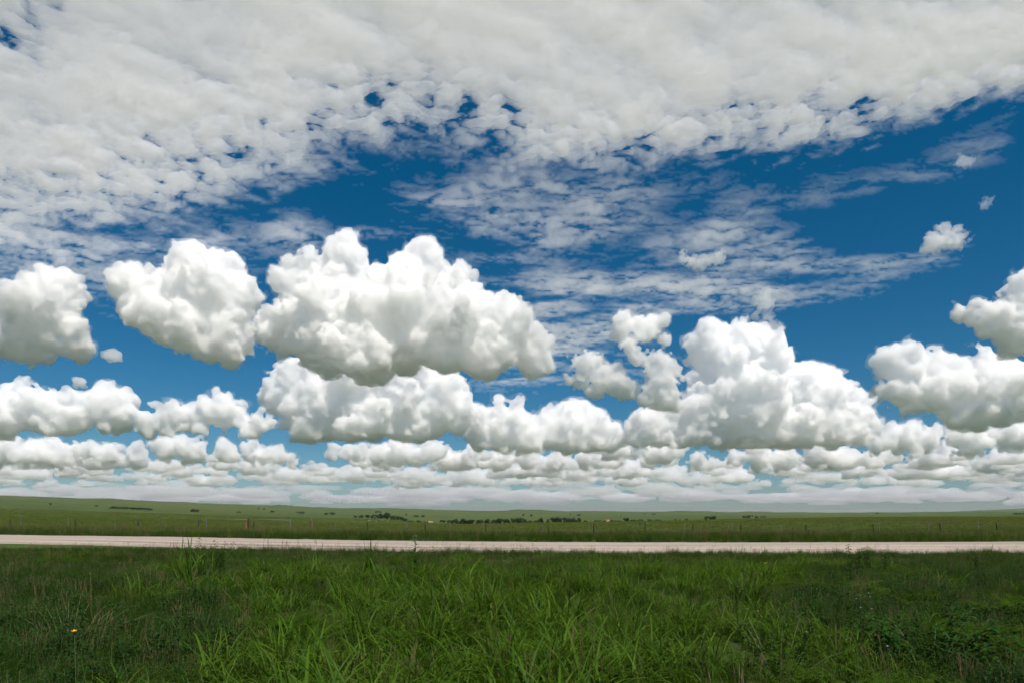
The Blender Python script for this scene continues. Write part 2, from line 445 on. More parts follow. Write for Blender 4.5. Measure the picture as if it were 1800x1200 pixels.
def billow(sp, h, base, shells, seed, rough=1., levels=((12, .45), (9, .45), (8, .45)), basesoft=1.):
    """sp: rows of x, y, z, r. Returns one (V, Q) per shell; shells are (offset, roughness)"""
    rng = np.random.default_rng(seed); sp = np.array(sp, float); lv = [sp]; cur = sp
    for n, f in levels:
        d = rng.standard_normal((len(cur), n, 3)); d[..., 2] += .35; d[..., 1] -= .25; d /= np.linalg.norm(d, axis=-1, keepdims=True)
        r = cur[:, None, 3] * f * (.5 + .8 * rng.random((len(cur), n))); p = cur[:, None, :3] + d * (cur[:, None, 3, None] * .95)
        cur = np.concatenate([p, r[..., None]], -1).reshape(-1, 4)
        D = np.full(len(cur), 1e9)
        for q in lv[0]: D = np.minimum(D, np.linalg.norm(cur[:, :3] - q[:3], axis=1) - q[3])
        cur = cur[(D > -.6 * cur[:, 3]) & (cur[:, 3] > 1.3 * h)]; lv.append(cur)
    al = np.concatenate(lv)
    lo = (al[:, :3] - al[:, 3:]).min(0) - 6 * h; hi = (al[:, :3] + al[:, 3:]).max(0) + 6 * h
    lo[2] = max(lo[2], base - 8 * h)
    n = np.maximum(np.ceil((hi - lo) / h).astype(int), 8); m = 8 * h
    ax = [(lo[i] + np.arange(n[i]) * h) for i in range(3)]
    def splat(rows, s_):
        E = np.zeros(n, np.float32)
        for x, y, z, r in rows:
            mm = min(m, 4 * s_) if len(rows) > 60 else 4.5 * s_
            i0 = [min(max(0, int((c - r - mm - lo[i]) / h)), n[i]) for i, c in enumerate((x, y, z))]; i1 = [max(0, min(n[i], int((c + r + mm - lo[i]) / h) + 2)) for i, c in enumerate((x, y, z))]
            if any(a >= b for a, b in zip(i0, i1)): continue
            a = [(ax[i][i0[i]:i1[i]] - c).astype(np.float32) for i, c in enumerate((x, y, z))]
            dd = np.sqrt(a[0][:, None, None] ** 2 + a[1][None, :, None] ** 2 + a[2][None, None, :] ** 2) - np.float32(r)
            q = tuple(slice(i0[i], i1[i]) for i in range(3)); E[q] += np.exp(np.clip(-dd / np.float32(s_), -5, 12))
        return -np.float32(s_) * np.log(np.maximum(E, 1e-6))
    s0 = max(1.6 * h, .13 * float(np.median(sp[:, 3])))
    A = splat(sp, s0); B = splat(np.concatenate(lv[1:]), .8 * h)
    s1 = np.float32(1.2 * h)
    F = -s1 * np.log(np.exp(np.clip(-A / s1, -9, 12)) + np.exp(np.clip(-B / s1, -9, 12)))
    F = np.minimum(np.where(A < -10 * h, A, F), m).astype(np.float32)
    zb = base + (noise3((n[0], n[1], 4), 20, rng)[:, :, :1] * 2 + noise3((n[0], n[1], 4), 9, rng)[:, :, :1]) * h * basesoft
    F = np.maximum(F, zb.astype(np.float32) - ax[2].astype(np.float32)[None, None, :])
    N = h * rough * (1.6 * noise3(n, 24, rng) + 1.1 * noise3(n, 11, rng) + 1.4 * noise3(n, 5.3, rng) + 1.3 * noise3(n, 2.7, rng))
    fall = sstep(5.5 * h, 2. * h, F).astype(np.float32); out = []
    for off, amp in shells:
        G = F + N * np.float32(amp) * fall + np.float32(off * h); g = 1
        if off > 3: G = np.maximum(G, first + np.float32(2.5 * h))       # the inner surface stays inside the outer one
        elif not out: first = G.copy()
        G[F >= m - .01] = h
        if off > 3 or off < -.5: g = 2 if off > 3 else 3; G = np.ascontiguousarray(G[::g, ::g, ::g])     # never seen sharply
        G[[0, -1]] = h; G[:, [0, -1]] = h; G[:, :, [0, -1]] = h
        V, Q = snets(G, lo, h * g)
        out.append(largest(V, Q) if off > 3 else (V, Q))
    return out

BASE = 1800.0                              # cloud base, metres above the road
SKIN, RAG = .125, .014; PUFF = cloud_mat(.008); WISP = cloud_mat(.005)
def cumulus(label, Y, blobs, base_py, seed, vox=1.9, rough=1., group=None, levels=((16, .36), (12, .42), (8, .45)), name='cumulus_cloud', basesoft=1., solo=None):
    """a cloud of nested bodies: a ragged fringe whose thin vapour fills the inside, and dense outer billows"""
    k = Y / FP; sp = [((px - 900) * k, Y + dy * k, CZ + (HZ - py) * k, r * k * .86) for px, py, r, dy in blobs]
    parts = billow(sp, vox * k, CZ + (HZ - base_py) * k, ((0., 1.1),) if solo else ((.3, 1.), (4.5, .5), (-1.0, 1.9)), seed, rough, levels, basesoft)
    c = np.array(sp); org = np.array([c[:, 0].mean(), c[:, 1].mean(), CZ + (HZ - base_py) * k])
    t = empty(name, org); org = org.astype(np.float32)
    if solo:
        np_obj('billows', parts[0][0] - org, parts[0][1], solo, t)
    else:
        (V, Q), (V2, Q2), (V3, Q3) = parts
        np_obj('outer_billows', np.concatenate([V, V2]) - org, np.concatenate([Q, Q2[:, ::-1] + len(V)]), cloud_mat(SKIN / k), t)
        np_obj('ragged_fringe', V3 - org, Q3, cloud_mat(RAG / k), t)
    tag(t, label, 'cloud', group)
    return t

CL = 'cumulus clouds in the middle sky'
cumulus('rounded white cumulus cut by the left edge, above the low cloud bank', 9300,
    [(72, 508, 34, 0), (118, 500, 22, 0), (115, 530, 34, 5), (42, 540, 42, 0), (78, 560, 58, -10), (22, 575, 48, 0), (108, 592, 46, 0), (55, 605, 42, -10), (-30, 590, 40, 10)], 640, 11, group=CL)
cumulus('heart-shaped white cumulus with a ragged drooping base, second from left', 9100,
    [(232, 502, 34, 0), (268, 522, 44, 0), (345, 474, 36, 0), (395, 474, 32, 5), (330, 520, 62, 0), (390, 530, 62, 0), (425, 525, 32, 0), (295, 560, 52, -5), (355, 575, 55, 0), (395, 590, 46, 0), (365, 612, 32, 0), (240, 545, 34, 5), (422, 595, 28, 0), (410, 620, 26, 0)], 648, 12, group=CL, basesoft=2.)
cumulus('largest towering white cumulus with three heads, left of centre', 8640,
    [(525, 468, 22, 0), (550, 462, 24, 0), (540, 490, 38, 0), (535, 520, 46, 5), (612, 460, 38, 5), (612, 490, 42, 5), (600, 530, 62, 0), (560, 580, 75, 0), (741, 446, 27, 0), (745, 470, 28, 0), (722, 495, 44, 0), (665, 515, 45, 5), (660, 570, 75, -20), (720, 560, 80, -10), (800, 520, 48, 0), (790, 580, 85, -5), (855, 560, 55, 5), (890, 590, 55, 5), (940, 605, 30, 5), (500, 580, 45, 8), (470, 570, 24, 10), (640, 615, 70, -35), (850, 615, 55, -15), (940, 635, 30, 5)], 664, 1, group=CL, basesoft=3., vox=1.85)
cumulus('broad grey-based cloud hanging below the largest towering cumulus', 17700,
    [(500, 685, 38, 0), (545, 655, 45, 0), (590, 660, 45, 0), (640, 680, 65, 0), (710, 690, 60, -15), (765, 705, 52, 0), (805, 725, 36, 0), (560, 725, 55, 0), (640, 745, 50, -20), (720, 745, 50, -10), (530, 745, 30, 0), (480, 700, 24, 5)], 773, 4, group=CL, vox=2.1)
cumulus('leaning twisted tower of white cloud right of centre', 11400,
    [(1095, 566, 17, 0), (1092, 588, 17, 0), (1150, 572, 14, 5), (1130, 585, 17, 0), (1108, 608, 20, 0), (1122, 628, 22, 0), (1148, 642, 26, 0), (1170, 655, 22, 0), (1160, 678, 26, 0), (1172, 702, 24, 0), (1140, 700, 22, 0), (1168, 564, 9, 0), (1168, 598, 9, 0), (1122, 570, 13, 0)], 722, 21, group=CL, rough=.9, vox=1.6)
cumulus('puffy white cloud joined to the left foot of the twisted tower', 11550,
    [(1022, 635, 20, 0), (1040, 650, 30, 0), (1022, 668, 24, 0), (1060, 658, 28, 0), (1045, 688, 24, 0), (1080, 680, 22, 0), (1108, 688, 16, 0)], 705, 22, group=CL, rough=.9, vox=1.6)
cumulus('wide grey-bottomed cumulus bank filling the right of centre', 18900,
    [(1240, 600, 30, 0), (1232, 620, 30, 0), (1300, 600, 34, 0), (1335, 605, 28, 0), (1275, 640, 55, 0), (1340, 650, 55, 0), (1395, 678, 36, 0), (1440, 682, 30, 0), (1480, 690, 30, 0), (1512, 712, 22, 0), (1250, 700, 55, 0), (1330, 715, 65, -20), (1420, 735, 50, -10), (1485, 738, 40, 0), (1240, 750, 42, 0), (1180, 755, 36, 0), (1140, 755, 38, 0), (1120, 770, 30, 0), (1160, 725, 22, 0), (1330, 760, 45, -10), (1205, 768, 32, 0), (1400, 765, 36, -5), (1465, 762, 36, 0), (1515, 755, 26, 0), (1270, 765, 36, 0)], 783, 33, group=CL, vox=1.9)
cumulus('flat grey-based cumulus bank leaving through the right edge', 14700,
    [(1565, 640, 28, 0), (1600, 640, 34, 0), (1650, 650, 32, 0), (1600, 680, 45, 0), (1660, 685, 48, 0), (1720, 655, 40, 0), (1740, 645, 30, 0), (1730, 695, 50, -10), (1790, 690, 48, 0), (1850, 690, 50, 0), (1690, 715, 45, 0), (1920, 700, 45, 0), (1560, 690, 25, 0)], 745, 41, group=CL, vox=2.2)
cumulus('ragged white cloud high against blue at the right edge', 8100,
    [(1800, 510, 32, 0), (1835, 540, 45, 0), (1790, 550, 36, 0), (1750, 560, 30, 0), (1715, 555, 22, 0), (1690, 550, 16, 0), (1790, 590, 32, 0), (1840, 600, 50, 0), (1735, 578, 18, 0), (1900, 580, 50, 0)], 642, 51, group=CL, rough=1.1, basesoft=2.5, vox=1.6)
LEV2 = ((10, .5), (8, .5))
cumulus('tiny bright cloud puff alone in the thin veil, upper right of centre', 8600,
    [(1200, 456, 12, 0), (1216, 463, 11, 0), (1248, 455, 12, 0), (1262, 457, 12, 0), (1232, 465, 11, 0)], 480, 61, vox=1.25, rough=1.5, solo=PUFF, levels=LEV2, name='cloud_puff', basesoft=3.)
cumulus('small torn white puff high in the blue near the right edge', 8200,
    [(1655, 425, 14, 0), (1640, 430, 13, 0), (1672, 420, 10, 0), (1690, 428, 12, 0), (1708, 422, 8, 0), (1660, 406, 8, 0), (1630, 434, 9, 0), (1682, 410, 7, 0), (1674, 430, 10, 0)], 446, 62, vox=1.1, rough=1.5, solo=PUFF, levels=LEV2, name='cloud_puff', basesoft=3.)
cumulus('faint thin wisp above the wide cloud bank on the right', 9000,
    [(1346, 520, 9, 0), (1338, 533, 10, 0), (1352, 534, 8, 0), (1332, 546, 9, 0), (1345, 556, 9, 0), (1355, 566, 8, 0), (1326, 553, 7, 0), (1362, 573, 7, 0)], 588, 63, vox=1.15, rough=1.9, solo=WISP, levels=LEV2, name='cloud_wisp', basesoft=3.)
cumulus('faint wisp of cloud highest in the blue at far right', 8000,
    [(1688, 283, 7, 0), (1698, 288, 6, 0)], 300, 64, vox=1.15, rough=1.6, solo=WISP, levels=LEV2, name='cloud_wisp', basesoft=3.)
cumulus('faint wisp of cloud above the torn puff near the right edge', 8000,
    [(1733, 356, 7, 0), (1728, 365, 7, 0)], 385, 67, vox=1.15, rough=1.6, solo=WISP, levels=LEV2, name='cloud_wisp', basesoft=3.)
cumulus('tiny lone puff below the gap between the two left cumulus clouds', 10500,
    [(193, 626, 7, 0), (200, 627, 8, 0), (207, 629, 6, 0)], 640, 65, vox=1.2, rough=.7, solo=PUFF, levels=LEV2, name='cloud_puff')
cumulus('tiny lone puff just above the left cloud row', 13500,
    [(135, 676, 7, 0), (146, 678, 7, 0)], 690, 66, vox=1.2, rough=.9, solo=PUFF, levels=LEV2, name='cloud_puff')
cumulus('long low cumulus row with lumpy tops at left', 16950,
    [(30, 690, 26, 0), (45, 665, 14, 0), (40, 650, 9, 0), (20, 730, 40, 0), (75, 720, 40, 0), (130, 725, 38, 0), (150, 705, 22, 0), (180, 700, 24, 0), (225, 708, 24, 0), (200, 735, 38, 0), (260, 740, 30, 0), (-30, 735, 45, 0), (100, 745, 36, 0)], 768, 71, group=CL, vox=2.3)
cumulus('low lumpy cumulus ending the left row before the blue gap', 16500,
    [(320, 735, 30, 0), (355, 725, 28, 0), (390, 730, 34, 0), (420, 735, 28, 0), (455, 738, 22, 0), (475, 748, 16, 0), (350, 750, 28, 0), (300, 750, 24, 0), (440, 755, 20, 0)], 772, 72, group=CL, vox=2.3)
cumulus('knobbly cumulus with a small peak below the largest cloud, right side', 18750,
    [(845, 745, 26, 0), (880, 725, 26, 0), (905, 720, 20, 0), (895, 755, 38, 0), (850, 770, 26, 0), (925, 745, 22, 0), (835, 775, 20, 0), (930, 775, 26, 0)], 792, 73, group=CL, vox=2.3)
cumulus('low ragged cumulus beneath the puffy cloud at centre right', 19500,
    [(970, 740, 24, 0), (1000, 730, 22, 0), (1025, 735, 20, 0), (1050, 750, 24, 0), (1000, 765, 34, 0), (1070, 770, 24, 0), (950, 765, 22, 0), (1035, 785, 24, 0)], 798, 74, group=CL, vox=2.3)
cumulus('long flat low cloud alone in the gap under the large grey-based cloud', 24750,
    [(585, 796, 13, 0), (610, 797, 13, 0), (635, 797, 12, 0), (660, 798, 13, 0), (690, 792, 15, 0), (708, 786, 14, 0), (715, 798, 12, 0)], 813, 75, group=CL, vox=1.4, levels=LEV2)
cumulus('small sloping low cloud left of the blue gap', 23250,
    [(445, 790, 18, 0), (465, 795, 18, 0), (490, 805, 15, 0), (515, 815, 12, 0), (440, 805, 14, 0)], 828, 76, group=CL, vox=1.4, levels=LEV2)

cumulus('pale flat cloud bank under the grey bank at the right edge', 21500,
    [(1560, 770, 20, 0), (1595, 765, 22, 0), (1635, 772, 22, 0), (1680, 768, 24, 0), (1720, 770, 22, 0), (1760, 765, 24, 0), (1800, 770, 24, 0), (1840, 770, 24, 0), (1530, 785, 16, 0), (1620, 788, 22, 0), (1700, 788, 24, 0)], 802, 81, group=CL, vox=1.8, levels=LEV2)
cumulus('low uneven cloud bank at the left edge under the long row', 24000,
    [(-20, 800, 22, 0), (20, 795, 20, 0), (60, 800, 22, 0), (110, 795, 24, 0), (150, 790, 22, 0), (190, 800, 22, 0), (240, 805, 20, 0), (90, 812, 22, 0)], 822, 82, group=CL, vox=1.8, levels=LEV2)
cumulus('short low cloud with a right-hand slope under the left row', 22000,
    [(285, 790, 18, 0), (320, 785, 20, 0), (355, 782, 18, 0), (390, 792, 14, 0), (340, 800, 20, 0), (405, 800, 9, 0)], 809, 83, group=CL, vox=1.8, levels=LEV2)
cumulus('low lumpy bank below the centre, left of the blue gap', 25000,
    [(745, 800, 18, 0), (780, 805, 18, 0), (830, 805, 20, 0), (880, 808, 18, 0), (930, 806, 20, 0), (980, 810, 18, 0), (1030, 806, 18, 0), (1080, 810, 16, 0)], 826, 84, group=CL, vox=1.8, levels=LEV2)
cumulus('low lumpy bank under the wide grey-bottomed cumulus', 25000,
    [(1140, 810, 18, 0), (1180, 808, 18, 0), (1220, 812, 16, 0), (1290, 806, 18, 0), (1330, 802, 20, 0), (1380, 806, 20, 0), (1430, 802, 22, 0), (1480, 806, 20, 0), (1530, 808, 18, 0)], 827, 85, group=CL, vox=1.8, levels=LEV2)

# far cumulus low over the horizon: copies of a few bodies
FARP = []
for s in range(7):
    rg = np.random.default_rng(900 + s); n = rg.integers(6, 11); L = rg.uniform(.7, 1.3)
    sp = [(rg.uniform(-L, L), rg.uniform(-.6, .6), rg.uniform(.12, .38), rg.uniform(.22, .42)) for _ in range(n)] + [(rg.uniform(-.5, .5) * L, 0, rg.uniform(.5, .75), rg.uniform(.2, .3)) for _ in range(2)]
    (V, Q), = billow(sp, .038, 0., ((.5, 1.05),), 950 + s, levels=((14, .40), (9, .45)))
    FARP.append((V, Q))
FM = [cloud_mat(.0052), cloud_mat(.0036), cloud_mat(.0023)]  # vapour thinned step by step with distance, standing in for haze
FARM = [np_mesh('far_cloud', V, Q, FM[0]) for V, Q in FARP]
rg = np.random.default_rng(77); k = 0
def far_cloud(px, Y, w, hgt, j, rz):
    i = 0 if Y < 28000 else 1 if Y < 37500 else 2
    o = bpy.data.objects.new('far_cumulus_cloud', FARM[j]); link(o); o.material_slots[0].link = 'OBJECT'; o.material_slots[0].material = FM[i]
    o.location = ((px - 900) / FP * Y, Y, BASE + rg.uniform(-60, 60)); o.scale = (w, w, hgt); o.rotation_euler = (0, 0, rz)
    w3 = 'left' if px < 600 else 'middle' if px < 1200 else 'right'
    tag(o, 'small far cumulus in the %s third of the crowded band low over the horizon' % w3, 'cloud', 'far cumulus clouds crowded low over the horizon, %s third' % w3)
for row, Y in enumerate((23500, 27000, 31500, 37000, 43000)):
    n = (15, 22, 28, 34, 40)[row]
    for q in range(n):
        px = -150 + 2100 * (q + rg.uniform(.1, .9)) / n
        if Y < 30000 and (470 < px < 640 or 780 < px < 830): continue
        yy = Y * rg.uniform(.86, 1.14); w = yy / FP * rg.uniform(18, 50) * (1.0 if row < 3 else .85)
        far_cloud(px, yy, w, w * rg.uniform(.55, 1.0), int(rg.integers(7)), rg.uniform(0, 6.28))
# the farthest clouds melt into one mass, vapour thinned most to stand for haze
FARB = []
for q in range(6):
    rg2 = np.random.default_rng(990 + q); sp = [(rg2.uniform(-1.1, 1.1), rg2.uniform(-.4, .4), rg2.uniform(.1, .45), rg2.uniform(.18, .36)) for _ in range(8)]
    FARB.append(billow(sp, .23, 0., ((.1, .5),), 995 + q, levels=((9, .48),))[0])
BV = []; BQ = []; nb = 0
for q in range(300):
    Y = rg.uniform(46000, 110000); px = rg.uniform(-250, 2050); V, Q = FARB[int(rg.integers(6))]
    w = Y / FP * rg.uniform(10, 26); a = rg.uniform(0, 6.28); ca, sa = math.cos(a), math.sin(a)
    P = np.stack([(V[:, 0] * ca - V[:, 1] * sa) * w * 1.5 + (px - 900) / FP * Y, (V[:, 0] * sa + V[:, 1] * ca) * w + Y, V[:, 2] * w * rg.uniform(.35, .75) + BASE * rg.uniform(.75, 1.05)], -1)
    BV.append(P); BQ.append(Q + nb); nb += len(V)
o = np_obj('distant_cloud_bank', np.concatenate(BV), np.concatenate(BQ), cloud_mat(.00075))
tag(o, 'pale hazy mass of the farthest clouds along the horizon', 'cloud bank', kind='stuff')

# high thin cloud deck at three and a half kilometres: a slab of vapour of uneven thickness
def build_deck():
    ZD = 3500.0
    pys = np.concatenate([np.arange(-1500, -60, 40), np.arange(-60, 700, 3.1)]); pxs = np.concatenate([np.arange(-1200, -60, 40), np.arange(-60, 1860, 4.8), np.arange(1860, 3000, 40)])
    PX, PY = np.meshgrid(pxs, pys); Y = ZD * FP / (HZ - PY); X = (PX - 900) / FP * Y
    edge = np.interp(PX, [-1200, 0, 150, 300, 420, 560, 700, 820, 950, 1060, 1200, 1400, 1600, 1800, 2400, 3000], [490, 400, 385, 355, 318, 280, 262, 272, 300, 306, 286, 252, 207, 155, 20, -120])
    big = fbm(X / 1300., Y / 1300., 3, 60)
    wx = 70 * fbm(X / 300., Y / 300., 3, 61); wy = 70 * fbm(X / 300., Y / 300., 3, 62)
    cell = fbm((X + wx) / 190., (Y + wy) / 190., 5, 63, .6)
    fine = fbm((X + wx) / 95., (Y + wy) / 80., 4, 66, .6)
    st = math.radians(28); U = X * math.cos(st) + Y * math.sin(st); W = -X * math.sin(st) + Y * math.cos(st)
    streak = fbm(U / 900. + .3 * big, W / 220., 5, 64, .6)
    rip = fbm((X + wx) / 240., (Y + wy * 1.5) / 120., 5, 65, .62)
    d = (edge - PY) + 30 * big + 14 * cell
    sharp = np.interp(PX, [0, 700, 1100, 1800], [250, 230, 150, 100])
    dense = sstep(-.25, 1.0, d / sharp)
    corner = np.exp(-((PX - 10) / 120.) ** 2 - ((PY - 20) / 75.) ** 2) + .45 * np.exp(-((PX - 60) / 90.) ** 2 - ((PY - 110) / 40.) ** 2) + .35 * np.exp(-((PX + 20) / 110.) ** 2 - ((PY - 200) / 120.) ** 2)
    mid = 1 - np.abs(2 * dense - 1)
    t1 = dense * (.80 + .17 * streak + .06 * cell + .11 * fine + .14 * big) + (.24 * mid + .03 * dense) * (cell + 1.2 * fine) - .02 * mid - .55 * corner * (1 + cell)
    t1 = np.where(dense > .001, t1, 0)
    def bl(cx, cy, rx, ry, ang=0.):
        c, s = math.cos(math.radians(ang)), math.sin(math.radians(ang)); dx, dy = PX - cx, PY - cy
        return np.exp(-((dx * c + dy * s) / rx) ** 2 - ((-dx * s + dy * c) / ry) ** 2)
    veil = .95 * bl(200, 430, 210, 75) + .8 * bl(40, 400, 160, 80) + .5 * bl(510, 405, 45, 36) + .75 * bl(830, 380, 200, 90, -10) + .85 * bl(1010, 520, 200, 90) + .6 * bl(950, 340, 240, 55) \
        + .62 * bl(1230, 400, 230, 60, -8) + .85 * bl(1330, 500, 290, 42, -10) + .5 * bl(1080, 590, 130, 60) + .42 * bl(1570, 330, 150, 34, -18) + .40 * bl(1700, 440, 200, 24, -10) + .8 * bl(900, 660, 110, 50) + .36 * bl(1740, 240, 90, 30, -20) + .32 * bl(1500, 420, 200, 30, -12)
    patch = np.clip(.55 + .75 * fbm(X / 1500., Y / 900., 3, 67), .12, 1.3) * np.interp(PX, [1000, 1500, 1800], [1., .85, .7])
    t2 = np.minimum(veil, 1.) * (1 - sstep(1140, 1190, PX) * sstep(535, 560, PY)) * patch * (.19 + .15 * rip + .05 * cell)
    t = np.clip(t1, 0, 1.5) + np.clip(t2 - .012, 0, 1)
    t = t * sstep(-1350, -700, PY) * sstep(700, 640, PY)
    t = np.where(t < .010, 0, t) * 150.
    ny, nx = t.shape
    t[0] = t[-1] = 0; t[:, 0] = t[:, -1] = 0
    z0 = ZD + 20 * big
    top = np.stack([X, Y, z0 + t * .5], -1).reshape(-1, 3); bot = np.stack([X, Y, z0 - t * .5], -1).reshape(-1, 3)
    n = ny * nx; bi = np.where(t.ravel() > 0, np.arange(n) + n, np.arange(n))
    i, j = np.meshgrid(np.arange(ny - 1), np.arange(nx - 1), indexing='ij')
    q = np.stack([i * nx + j, i * nx + j + 1, (i + 1) * nx + j + 1, (i + 1) * nx + j], -1).reshape(-1, 4)
    live = (t.ravel()[q] > 0).any(1); q = q[live]
    Q = np.concatenate([q, bi[q[:, ::-1]]]); V = np.concatenate([top, bot])
    used = np.unique(Q); mp = np.full(len(V), -1); mp[used] = np.arange(len(used))
    o = np_obj('high_cloud_deck', V[used], mp[Q], cloud_mat(.0092))
    tag(o, 'broad mottled sheet of thin high cloud across the upper sky', 'cloud', kind='thing')
build_deck()


# ------------------------------------------------------------------ grasses and weeds
rnd = random.Random(5)
M_BROAD = leaf_mat('broad_grass', [(0, (.019, .054, .004)), (.3, (.042, .100, .007)), (.7, (.085, .162, .011)), (.93, (.145, .200, .020)), (1, (.24, .19, .07))], .40, .006, .5)
M_FINE = leaf_mat('fine_grass', [(0, (.007, .023, .003)), (.5, (.017, .045, .005)), (.88, (.042, .078, .010)), (1, (.14, .11, .04))], .3, .004, .5)  # greens darkened so the gaps between taller mounds look deeply shaded
M_DRY = leaf_mat('dry_grass', [(0, (.055, .075, .013)), (.6, (.115, .100, .026)), (1, (.20, .135, .05))], .3, .01, .5)
M_WEED = leaf_mat('dark_weed_leaf', [(0, (.007, .030, .005)), (.6, (.014, .054, .007)), (1, (.030, .082, .011))], .25, .010, .45)
M_FERN = leaf_mat('feathery_leaf', [(0, (.022, .062, .004)), (.6, (.046, .100, .006)), (1, (.090, .140, .008))], .4, .005, .5)
M_PAST = leaf_mat('pasture_blade', [(0, (.050, .085, .012)), (.5, (.086, .125, .017)), (.88, (.120, .145, .025)), (1, (.17, .14, .05))], .3, .01, .5)
M_STEM = flat_mat('plant_stem', (.05, .08, .02), (.09, .10, .03), 30, .7)
M_SEED = flat_mat('seed_head', (.085, .07, .025), (.16, .12, .05), 60, .9)

def proto_broad(n, hmin, hmax, w, spread, lean=.25, seed=0):
    r = random.Random(seed); mb = MB()
    for _ in range(n):
        a = r.uniform(0, 6.283); rr = spread * math.sqrt(r.random()); p = (rr * math.cos(a), rr * math.sin(a), -.03)
        mb.blade(p, r.uniform(0, 6.283), r.uniform(hmin, hmax), w * r.uniform(.6, 1.25), abs(r.gauss(0, lean)), r.choice([.6, 1.2, 1.7, 2.1, 2.5]) * r.uniform(.75, 1.1), 7, r.uniform(-.7, .7))
    return mb.mesh('tall_grass_tuft', M_BROAD)
def proto_fine(n, hmin, hmax, w, spread, mat, lean=.3, seed=0, heads=0, segs=3):
    r = random.Random(seed); mb = MB()
    for q in range(n):
        a = r.uniform(0, 6.283); rr = spread * math.sqrt(r.random()); p = (rr * math.cos(a), rr * math.sin(a), -.02); L = r.uniform(hmin, hmax)
        mb.blade(p, r.uniform(0, 6.283), L, w * r.uniform(.6, 1.3), abs(r.gauss(0, lean)), r.uniform(.1, 1.5), segs)
    for q in range(heads):
        a = r.uniform(0, 6.283); rr = spread * math.sqrt(r.random()); p = Vector((rr * math.cos(a), rr * math.sin(a), 0)); L = hmax * r.uniform(1., 1.35)
        e = p + Vector((r.gauss(0, .1), r.gauss(0, .1), 1)) * L; mb.tube([p, (p + e) / 2, e], .0022, 3, 1, False); mb.tube([e, e + (e - p).normalized() * .05, e + (e - p).normalized() * .1], [.002, .0042, .001], 4, 1, False)
    return mb.mesh('fine_grass_tuft', [mat, M_SEED])
def proto_weed(n, H, L, w, mat, seed=0, spread=.14, up=.35, dens=7):
    r = random.Random(seed); mb = MB()
    for q in range(n):
        a = r.uniform(0, 6.283); tilt = abs(r.gauss(0, .35)); hh = H * r.uniform(.55, 1.1); b = Vector((spread * r.gauss(0, .6), spread * r.gauss(0, .6), 0))
        d = Vector((math.sin(tilt) * math.cos(a), math.sin(tilt) * math.sin(a), math.cos(tilt))); mb.tube([b, b + d * hh], [.004, .0015], 3, 1, False)
        for k in range(dens):
            t = .25 + .75 * (k + r.random()) / dens; az = k * 2.4 + r.random()
            mb.leaf(b + d * hh * t, (math.cos(az), math.sin(az), r.uniform(-.1, up)), L * r.uniform(.6, 1.15) * (1.1 - .4 * t), w * r.uniform(.7, 1.1), 0, .18, r.uniform(.1, .5))
    return mb.mesh('leafy_weed', [mat, M_STEM])
def proto_fern(n, H, seed=0):
    """feathery plant: arching stems with rows of narrow leaflets"""
    r = random.Random(seed); mb = MB()
    for q in range(n):
        a = r.uniform(0, 6.283); d = Vector((math.cos(a), math.sin(a), 0)); sd = Vector((-d.y, d.x, 0)); p = Vector((r.gauss(0, .05), r.gauss(0, .05), 0)); hh = H * r.uniform(.6, 1.1); th = r.uniform(.1, .5)
        for k in range(11):
            th += .09; q2 = p + (d * math.sin(th) + Vector((0, 0, math.cos(th)))) * hh / 11
            if k > 2:
                for s_ in (-1, 1):
                    L = .085 * math.sin(math.pi * (k - 1.5) / 10.5) + .02
                    mb.leaf(q2, sd * s_ + d * .35 + Vector((0, 0, r.uniform(-.1, .3))), L, .016, 0, .1, .25)
                    mb.leaf((p + q2) / 2, sd * s_ + d * .35 + Vector((0, 0, r.uniform(-.1, .3))), L, .016, 0, .1, .25)
            p = q2
    return mb.mesh('feathery_plant', [M_FERN, M_STEM])

def protos(name, meshes):
    col = bpy.data.collections.new(name)
    for k, me in enumerate(meshes):
        o = bpy.data.objects.new('%s_%02d' % (name, k), me); col.objects.link(o)
    return col

